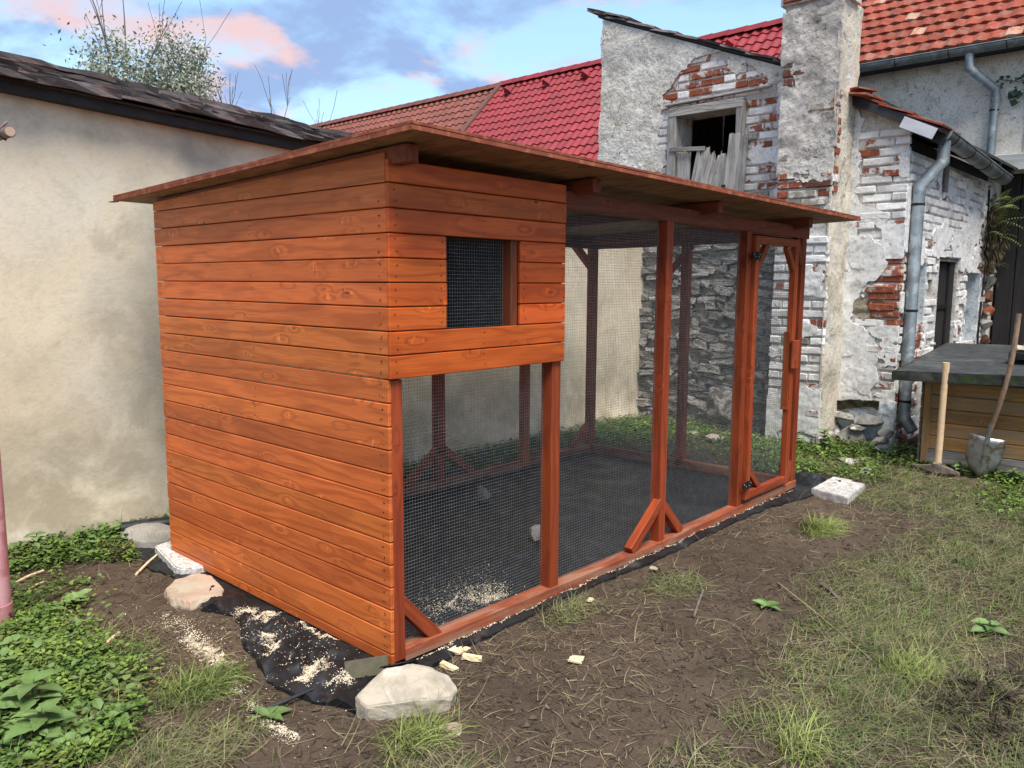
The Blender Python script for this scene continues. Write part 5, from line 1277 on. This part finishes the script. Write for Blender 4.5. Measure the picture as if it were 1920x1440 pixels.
st('flat brown stone set in soil right of the sandstone block', (-.17, -.50, -.035), STONE_PINK, 880, (.11, .08, .02), sub=1)
pl = obj('disc_plate', boxm('disc_plate', .02, .02, .02, IRON), None)
bpy.data.objects.remove(pl)
o = tube('iron_disc', None, [(6.05, 1.38, .70), (5.985, 1.38, .70)], [.08, .07], IRON, 20); tag(o, 'round black iron cover on the rubble wall', 'cover')

# ------------------------------------------------------------------ offcuts and sticks
def chip(label, p, L, w, t, rz, mat=CHIP, tilt=.1, name='wood_offcut', z=None):
    zz0 = float(gh(p[0], p[1])) + t / 2 + .004 + (z or 0)
    o = obj(name, boxm(name, L, w, t, mat, .002, cuts=3, jit=.003), None, Matrix.Translation((p[0], p[1], zz0)) @ Matrix.Rotation(rz, 4, 'Z') @ Matrix.Rotation(tilt, 4, 'Y')); return tag(o, label, 'offcut' if name == 'wood_offcut' else 'stick')
chip('square pale wood chip nearest the coop sill', (.31, -.075), .085, .065, .010, .1)
chip('short pale batten offcut right of the square chip', (.29, -.17), .085, .026, .018, -1.0)
chip('pale splinter of wood left of the batten offcut', (.17, -.16), .085, .028, .014, -1.35)
chip('lone yellowish wood chip on bare soil before the run', (.555, -.52), .065, .055, .010, .4)
chip('chip of white wood near the sill by the second post', (1.12, -.17), .05, .03, .008, .5)
def stick(label, a, b, r, mat=W_RAW, name='stick'):
    za = float(gh(*a)) + .012; zb = float(gh(*b)) + .012
    o = tube(name, None, [(*a, za), ((a[0] + b[0]) / 2, (a[1] + b[1]) / 2, (za + zb) / 2 + .006), (*b, zb)], r, mat, 6, False); return tag(o, label, 'stick')
o = stick('pale split stick leaning on the rear stone by the coop', (-.26, 1.85), (0.0, 2.14), .007, CHIP); 
stick('pale stick on bare soil left of the sawdust line', (-.76, 1.01), (-.63, 1.14), .008, CHIP)
stick('pale stick beside the pink post foot', (-.74, 2.22), (-.57, 2.31), .008, CHIP)
stick('short pale stick behind the pink post', (-.72, 2.06), (-.62, 2.10), .006, CHIP)
stick('long dry stalk lying across the soil right of the run', (1.98, -.76), (1.42, -1.42), .004, STRAW)
stick('brown twig on the soil before the run', (1.62, -.52), (1.28, -.66), .006, BARK)
stick('dark twig right of the long dry stalk', (2.15, -.92), (2.0, -1.08), .008, BARK)
# ------------------------------------------------------------------ ground cover
def scatter(n, x0, x1, y0, y1, D, seed, avoid=True):
    g_ = np.random.default_rng(seed); out = []
    tot = 0
    while tot < n:
        x = g_.uniform(x0, x1, 60000); y = g_.uniform(y0, y1, 60000); k = g_.uniform(0, 1, 60000) < D(x, y)
        if avoid: k &= (sdpoly(x, y, TP) < .0)
        x, y = x[k], y[k]; out.append(np.stack([x, y], 1)); tot += len(x)
        if len(out) > 60: break
    P = np.concatenate(out)[:n]; return P, g_
def strips(name, P, g_, L, Wd, elev, curve, mat, segs=3, zoff=.0, label=None, bend=0.0):
    """thin tapering blades or stalks; elev = mean lift angle, curve = downward bend"""
    n = len(P); a = g_.uniform(0, 2 * np.pi, n); l = L * g_.uniform(.45, 1.3, n); el = np.clip(g_.normal(elev, .30, n), .02, 1.5)
    w = Wd * g_.uniform(.6, 1.3, n); V = np.zeros((n, (segs + 1) * 2, 3)); z = gh(P[:, 0], P[:, 1]) + zoff
    p = np.stack([P[:, 0], P[:, 1], z], 1); cu = g_.normal(curve, .25, n); tw = g_.normal(0, bend, n)
    for s_ in range(segs + 1):
        sx = -np.sin(a); sy = np.cos(a); k = w * (1 - .85 * s_ / segs) * .5
        tilt = .3
        V[:, 2 * s_] = p + np.stack([sx * k, sy * k, k * tilt], 1); V[:, 2 * s_ + 1] = p - np.stack([sx * k, sy * k, k * tilt], 1)
        st_ = l / segs; p = p + np.stack([np.cos(a) * np.cos(el) * st_, np.sin(a) * np.cos(el) * st_, np.sin(el) * st_], 1)
        el = el - cu / segs * 2; a = a + tw
        p[:, 2] = np.maximum(p[:, 2], gh(p[:, 0], p[:, 1]) + .003)
    m = (segs + 1) * 2; b = np.arange(n)[:, None] * m; F = np.concatenate([np.stack([b[:, 0] + 2 * s_, b[:, 0] + 2 * s_ + 1, b[:, 0] + 2 * s_ + 3, b[:, 0] + 2 * s_ + 2], 1) for s_ in range(segs)])
    o = obj(name, mesh_np(name, V.reshape(-1, 3), F, mat)); o['kind'] = 'stuff'; o['label'] = label; return o
def leaflets(name, P, g_, size, h, mat, label, per=3):
    n = len(P) * per; P = np.repeat(P, per, 0) + g_.normal(0, size * .5, (n, 2)); a = g_.uniform(0, 2 * np.pi, n); s_ = size * g_.uniform(.5, 1.3, n); z = gh(P[:, 0], P[:, 1]) + h * g_.uniform(.1, 1.0, n) ** 1.3
    c, si = np.cos(a), np.sin(a); el = g_.normal(.15, .35, n); V = np.zeros((n, 6, 3))
    for i, (u, v) in enumerate(((0, 0), (.35, .38), (.8, .34), (1.0, 0), (.8, -.34), (.35, -.38))):
        du = u * s_ * np.cos(el); dz = u * s_ * np.sin(el) + abs(v) * s_ * .25; dv = v * s_
        V[:, i] = np.stack([P[:, 0] + du * c - dv * si, P[:, 1] + du * si + dv * c, z + dz], 1)
    b = np.arange(n) * 6; F = np.concatenate([np.stack([b, b + 1, b + 2, b + 3], 1), np.stack([b, b + 3, b + 4, b + 5], 1)])
    o = obj(name, mesh_np(name, V.reshape(-1, 3), F, mat)); o['kind'] = 'stuff'; o['label'] = label; return o
DG = lambda x, y: dens(GREEN_S, x, y); DR = lambda x, y: dens(GRASS_S, x, y, 2.2, 9)
near = lambda D, k=1.0: (lambda x, y: D(x, y) * np.clip(k / (np.hypot(x - CAM.x, y - CAM.y) - .8), .15, 1))
P, g_ = scatter(19000, -1.7, .3, .2, 2.8, lambda x, y: DG(x, y) * np.clip(.75 + 1.2 * fbm(x * 4, y * 4, 0, 77, 3), .12, 1), 1); leaflets('clover_cover', P, g_, .0205, .06, CLOVER, 'bright green clover and chickweed carpet at the left', 3)
P, g_ = scatter(9000, .2, 6.2, -2.2, 2.8, DG, 2); leaflets('weed_cover', P, g_, .028, .08, CLOVER, 'low green weeds along the walls behind the coop', 3)
P, g_ = scatter(12000, -1.7, 6.2, -2.4, 2.8, DG, 3); strips('green_grass', P, g_, .13, .0042, .9, .7, GRASS, 3, label='green grass growing among the weeds')
P, g_ = scatter(26000, -1.6, 6, -2.5, 2.6, near(DR, 2.6), 4); strips('yard_grass', P, g_, .11, .0036, .34, .5, GRASS, 3, label='sparse green grass on the trodden yard')
P, g_ = scatter(30000, -1.6, 6, -2.5, 2.6, near(lambda x, y: np.clip(DR(x, y) + .015, 0, 1), 2.6), 5); strips('grey_hay', P, g_, .15, .0030, .10, .25, GREYST, 4, .006, 'matted greyish cut grass on the yard', .25)
P, g_ = scatter(13000, -1.6, 6, -2.5, 2.6, near(lambda x, y: np.clip(.8 * DR(x, y) + .05 + .22 * (fbm(x * 1.7, y * 1.7, 0, 15, 3) > .3), 0, 1), 2.4), 6); strips('dry_stalks', P, g_, .10, .0024, .06, .15, STRAW, 3, .006, 'dry straw-coloured stalks scattered on the soil', .3)
P, g_ = scatter(16000, -1.6, 6, -2.5, 2.6, near(lambda x, y: np.full(np.shape(x), .6), 2.4), 7); strips('soil_litter', P, g_, .045, .005, .06, .1, LITTER, 2, .003, 'dark bits of root and rotted stalk on the soil', .3)
P, g_ = scatter(2500, 1.0, 1.75, -2.2, -1.6, lambda x, y: splats(x, y, [(1.32, -1.87, .25, .18, 1), (1.55, -1.98, .25, .2, .8)]), 8); strips('dark_clods', P, g_, .07, .010, .3, .4, LITTER, 3, .01, 'heap of dark rotted roots at the right edge', .4)
P, g_ = scatter(900, 1.2, 1.75, -1.75, -1.4, lambda x, y: splats(x, y, [(1.46, -1.57, .14, .09, 1)]), 9); strips('lime_grass', P, g_, .10, .005, .6, .6, GRASS_L, 3, label='tuft of lime green grass at the right')
P, g_ = scatter(480, -.5, .9, -1.7, -.3, lambda x, y: splats(x, y, [(.60, -1.45, .10, .07, 1), (-.26, -.46, .10, .07, 1), (-.58, -.62, .1, .06, .8), (-.72, -.15, .06, .05, .5)]), 10); strips('tall_tufts', P, g_, .15, .0042, .75, .7, GRASS_L, 4, label='tufts of taller yellow-green grass in the foreground')
P, g_ = scatter(1100, 2.9, 3.4, -.75, -.4, lambda x, y: splats(x, y, [(3.12, -.54, .13, .06, 1)]), 11); strips('combed_grass', P, g_, .15, .0036, .25, .5, GRASS_L, 4, label='combed clump of pale grass on bare soil')
P, g_ = scatter(900, -.8, -.4, .25, .6, lambda x, y: splats(x, y, [(-.61, .43, .11, .09, 1)]), 12); strips('dark_grass_tuft', P, g_, .12, .005, .55, .7, GRASS, 4, label='dark green grass tuft beside the sawdust line')
P, g_ = scatter(1500, -1.7, .3, .2, 2.8, DG, 31); leaflets('broad_cover', P, g_, .038, .07, WEED, 'larger dull green leaves scattered through the clover carpet', 2)
P, g_ = scatter(1200, -1.7, .3, .2, 2.8, DG, 32); leaflets('brown_leaves', P, g_, .026, .05, LITTER, 'withered brown leaves lying in the clover', 1)
P, g_ = scatter(5200, -1.5, 4.2, -2.3, 2.4, near(lambda x, y: np.clip(.25 + .6 * (fbm(x * 2.3, y * 2.3, 0, 19, 3) > 0), 0, 1), 2.0), 33)
n_ = len(P); s_ = g_.gamma(2.0, .0022, n_) + .0015; zz1 = gh(P[:, 0], P[:, 1]) + s_ * .3
oc = np.array([(1, 0, 0), (0, 1, 0), (-1, 0, 0), (0, -1, 0), (0, 0, .8), (0, 0, -.8)]); V = np.stack([P[:, 0], P[:, 1], zz1], 1)[:, None, :] + oc[None] * s_[:, None, None] * g_.uniform(.6, 1.3, (n_, 6, 1))
b_ = (np.arange(n_) * 6)[:, None]; F = np.concatenate([b_ + np.array([q]) for q in ((0, 1, 4), (1, 2, 4), (2, 3, 4), (3, 0, 4), (1, 0, 5), (2, 1, 5), (3, 2, 5), (0, 3, 5))])
o = obj('soil_crumbs', mesh_np('soil_crumbs', V.reshape(-1, 3), F, mat_simple('soil_crumb', (.125, .094, .068), (.085, .062, .045), 30, .95, 0, .002, .15, island=.45))); o['kind'] = 'stuff'; o['label'] = 'small crumbs and clods of earth on the bare soil'
# sawdust
def dust(name, lines, n, label, zf, seed, size=.0026):
    g_ = np.random.default_rng(seed); L = []
    for (a, b, w, k) in lines:
        m = int(n * k); t = g_.uniform(0, 1, m); L.append(np.stack([a[0] + (b[0] - a[0]) * t + g_.normal(0, w, m), a[1] + (b[1] - a[1]) * t + g_.normal(0, w, m)], 1))
    P = np.concatenate(L); P = P + .02 * np.stack([fbm(P[:, 0] * 14, P[:, 1] * 14, 0, seed, 2), fbm(P[:, 0] * 14 + 9, P[:, 1] * 14, 0, seed, 2)], 1)
    m = len(P); a = g_.uniform(0, 6.28, m); s_ = size * g_.uniform(.5, 1.5, m); z = zf(P[:, 0], P[:, 1]) + g_.uniform(.002, .006, m)
    c, si = np.cos(a) * s_, np.sin(a) * s_; e = g_.normal(0, .3, m) * s_
    V = np.stack([np.stack([P[:, 0] + c, P[:, 1] + si, z + e], 1), np.stack([P[:, 0] - si * .6, P[:, 1] + c * .6, z], 1), np.stack([P[:, 0] - c, P[:, 1] - si, z - e], 1), np.stack([P[:, 0] + si * .6, P[:, 1] - c * .6, z], 1)], 1)
    o = obj(name, mesh_np(name, V.reshape(-1, 3), np.arange(4 * m).reshape(-1, 4), SAW)); o['kind'] = 'stuff'; o['label'] = label
dust('sawdust_line', [((-.42, .88), (-.45, .60), .022, .45), ((-.46, .62), (-.43, .52), .016, .2), ((-.40, 1.20), (-.42, .9), .03, .08), ((-.47, .45), (-.50, .30), .014, .10), ((-.54, .16), (-.56, .05), .016, .12), ((-.56, .0), (-.57, -.16), .014, .12), ((-.5, 1.3), (-.5, -.1), .12, .06)], 6500, 'pale sawdust trail across the soil left of the coop', gh, 21)
dust('sawdust_on_sheet', [((-.18, .92), (-.10, .95), .018, .1), ((-.16, .80), (-.05, .82), .016, .16), ((-.27, .50), (-.20, .62), .018, .16), ((-.30, .42), (-.26, .46), .016, .08), ((-.32, .16), (-.16, .24), .020, .30), ((-.26, .02), (-.14, .05), .014, .08), ((-.06, .60), (-.03, .35), .010, .08), ((-.2, .9), (-.2, 0), .09, .10)], 7500, 'sawdust smeared over the black sheet', tph, 22)
dust('sawdust_inside', [((.55, .30), (.95, .30), .045, .5), ((.75, .22), (.9, .20), .02, .3), ((.3, .3), (1.1, .5), .10, .2)], 2600, 'scattered sawdust on the sheet inside the run', tph, 23, .0032)
dust('sill_dust', [((.1, -.012), (3.9, -.012), .004, 1)], 1500, 'fine sawdust along the foot of the sill', tph, 24, .003)
# ------------------------------------------------------------------ weeds with single leaves
def leaf_mesh(name, L, Wd, mat, serr=0, fold=.25, droop=.35, n=9, wav=0.0):
    V = []; F = []
    for i in range(n + 1):
        t = i / n; w = Wd * .5 * (math.sin(math.pi * min(1, t * .96 + .04) ** .8)) ** .85
        if serr and i % 2: w *= 1 - serr
        x = L * t; z = -droop * L * t * t + .12 * L * t; q = wav * math.sin(t * 17)
        V += [(x, w, z + fold * w + q * w), (x, 0, z), (x, -w, z + fold * w - q * w)]
    for i in range(n):
        a = 3 * i; F += [[a, a + 1, a + 4, a + 3], [a + 1, a + 2, a + 5, a + 4]]
    return mesh_py(name, V, F, mat, False)
LF = {'nettle': leaf_mesh('leaf', .13, .085, WEED, .18), 'dock': leaf_mesh('leaf', .19, .085, WEED, .10, .15, .3, 12, .25), 'small': leaf_mesh('leaf', .075, .040, WEED, .1)}
def weed(label, p, kind, nl, hgt, seed, sc=1.0, flat=False):
    rg = random.Random(seed); z0 = float(gh(*p)); t = thing('weed', (*p, z0), label, 'weed', 'broad-leaved weeds in the yard')
    if not flat: tube('stem', t, [(p[0], p[1], z0 - .01), (p[0] + .01, p[1] + .005, z0 + hgt * .5), (p[0] + .02, p[1], z0 + hgt)], [.004, .0035, .002], WEED, 5)
    for i in range(nl):
        a = i * 2.4 + rg.uniform(-.4, .4); h = 0.012 if flat else hgt * (.25 + .75 * i / nl); s_ = sc * rg.uniform(.75, 1.15) * (1 if flat else 1.1 - .45 * i / nl)
        M = Matrix.Translation((p[0] + .02 * h / max(hgt, .01), p[1], z0 + h)) @ Matrix.Rotation(a, 4, 'Z') @ Matrix.Rotation(-rg.uniform(.0, .45) - (.1 if flat else 0), 4, 'Y') @ Matrix.Rotation(rg.uniform(-.3, .3), 4, 'X') @ Matrix.Diagonal((s_, s_, s_, 1))
        obj('leaf', LF[kind], t, M)
weed('tall nettle with serrated leaves at the bottom left corner', (-1.13, .66), 'nettle', 14, .16, 1, 1.0)
weed('nettle with smaller leaves at the left edge below the stone', (-1.20, .80), 'nettle', 10, .10, 2, .8)
weed('broad dock leaves lying flat in the bottom left foreground', (-1.05, .44), 'dock', 7, .05, 3, 1.0, True)
weed('low nettle in front of the dock leaves at the bottom edge', (-1.17, .45), 'nettle', 11, .12, 4, 1.0)
weed('dark dock plant beside the foot of the pink post', (-.68, 1.68), 'dock', 7, .06, 5, .75, True)
weed('small ragged leaf rosette right of the dock leaves', (-.93, .42), 'small', 8, .05, 6, 1.3, True)
weed('few flat leaves on soil left of the grass tuft', (-.78, .62), 'small', 5, .04, 7, 1.2, True)
weed('small green leaves at the end of the sawdust trail', (-.55, .04), 'small', 5, .04, 8, 1.1, True)
weed('lone dark green seedling on the soil before the run', (1.62, -.86), 'small', 6, .04, 9, 1.0, True)
weed('bright green leafy seedling at the right edge', (2.08, -1.72), 'small', 8, .06, 10, 1.3)
weed('leafy weed clump against the annex footing', (5.55, .38), 'nettle', 16, .22, 11, .9)
weed('leafy weed beside the chimney foot', (5.45, .62), 'nettle', 14, .18, 12, .8)
weed('weed growing by the kennel corner under the downpipe', (5.75, -.42), 'nettle', 14, .2, 13, .8)
weed('green weed between mattock and shovel', (5.33, -.83), 'small', 14, .12, 14, 1.2)
weed('green weed right of the shovel blade', (5.30, -1.22), 'small', 14, .12, 15, 1.3)
weed('weed under the plaster wall behind the rear stone', (-.05, 2.62), 'small', 12, .1, 16, 1.2)
weed('leafy weed under the plaster wall beside the pink post', (-.5, 2.68), 'nettle', 10, .12, 17, .7)
# fern growing out of the annex corner
fn = thing('fern', (9.35, -.12, 2.35), 'tousled green fern growing from the annex wall beside the barn door', 'fern')
rg = random.Random(77)
def frond(L, k=13):
    V = []; F = []
    for i in range(1, k):
        t = i / k; w = L * .17 * math.sin(math.pi * (t * .85 + .15)) ** .7; x = L * t; z = -.55 * L * t * t + .35 * L * t
        for s_ in (1, -1):
            o = len(V); V += [(x, 0, z), (x + L * .012, s_ * w * .5, z + .01), (x + L * .03, s_ * w, z - .015), (x + L * .045, s_ * w * .5, z), (x + L * .04, 0, z)]; F.append([o, o + 1, o + 2, o + 3, o + 4])
    return mesh_py('frond', V, F, FERN)
FR = [frond(.42), frond(.34), frond(.5)]
for i in range(26):
    a = rg.uniform(0, 6.28); s_ = rg.uniform(.7, 1.15)
    M = Matrix.Translation((9.30 + rg.uniform(-.12, .15), -.12 + rg.uniform(-.08, .05), 2.28 + rg.uniform(-.18, .22))) @ Matrix.Rotation(-1.2 + rg.gauss(0, 1.0), 4, 'Z') @ Matrix.Rotation(rg.uniform(-.9, .5), 4, 'Y') @ Matrix.Rotation(rg.uniform(-.6, .6), 4, 'X') @ Matrix.Scale(s_, 4)
    obj('frond', FR[i % 3], fn, M)
C = []; D = []
for i in range(500): C.append((9.33 + rg.gauss(0, .10), -.12 + rg.gauss(0, .06), 2.15 + rg.gauss(0, .22))); D.append((rg.gauss(0, .3), rg.gauss(0, .3), -1))
V, F = leaves_np(C, D, .09, rg, .2); o = obj('dead_fronds', mesh_py('dead_fronds', V, F, FERN_D), fn); o['label'] = 'brown withered fronds hanging below'
for i, z in enumerate((1.95, 1.80)):
    for k in range(5): obj('frond', FR[1], fn, Matrix.Translation((9.45, -.12, z)) @ Matrix.Rotation(-1.2 + rg.gauss(0, .9), 4, 'Z') @ Matrix.Rotation(rg.uniform(-.4, .6), 4, 'Y') @ Matrix.Scale(.5, 4))
# ivy under the farmhouse gutter
iv = thing('ivy', (9.5, -.2, 4.1), 'dark ivy spray hanging under the farmhouse gutter', 'ivy')
ilm = mesh_py('leaf', [(0, 0, 0), (.3, .35, .02), (.15, .6, .03), (.5, .45, .04), (1, 0, 0), (.5, -.45, .04), (.15, -.6, .03), (.3, -.35, .02)], [[0, 1, 2, 3, 4], [0, 4, 5, 6, 7]], IVY)
pts = [(9.47, -.75, 4.25), (9.5, -.5, 4.12), (9.52, -.35, 4.02), (9.53, -.22, 3.98), (9.54, -.08, 4.02), (9.54, .0, 4.05)]
tube('stem', iv, pts, .006, BARK, 5)
for i in range(34):
    k = rg.uniform(0, 1) ** 1.6 * (len(pts) - 1); a = int(min(k, len(pts) - 2)); p = Vector(pts[a]).lerp(Vector(pts[a + 1]), k - a)
    s_ = rg.uniform(.05, .11) if k < 3 else rg.uniform(.03, .06)
    obj('leaf', ilm, iv, Matrix.Translation(p + Vector((-.03 - rg.uniform(0, .05), rg.gauss(0, .05), rg.gauss(-.02, .05)))) @ Matrix.Rotation(rg.uniform(-.6, .6), 4, 'Z') @ Matrix.Rotation(R(90) + rg.gauss(0, .4), 4, 'Y') @ Matrix.Rotation(rg.uniform(-1, 1), 4, 'Z') @ Matrix.Scale(s_, 4))
for p in ((9.50, -.40, 3.72), (9.52, -.22, 3.86), (9.52, -.16, 3.90), (9.52, -.30, 3.80)):
    for q in range(2): obj('leaf', ilm, iv, Matrix.Translation(Vector(p) + Vector((-.02, rg.gauss(0, .04), rg.gauss(0, .03)))) @ Matrix.Rotation(R(90) + rg.gauss(0, .3), 4, 'Y') @ Matrix.Rotation(rg.uniform(-1, 1), 4, 'Z') @ Matrix.Scale(.10, 4))
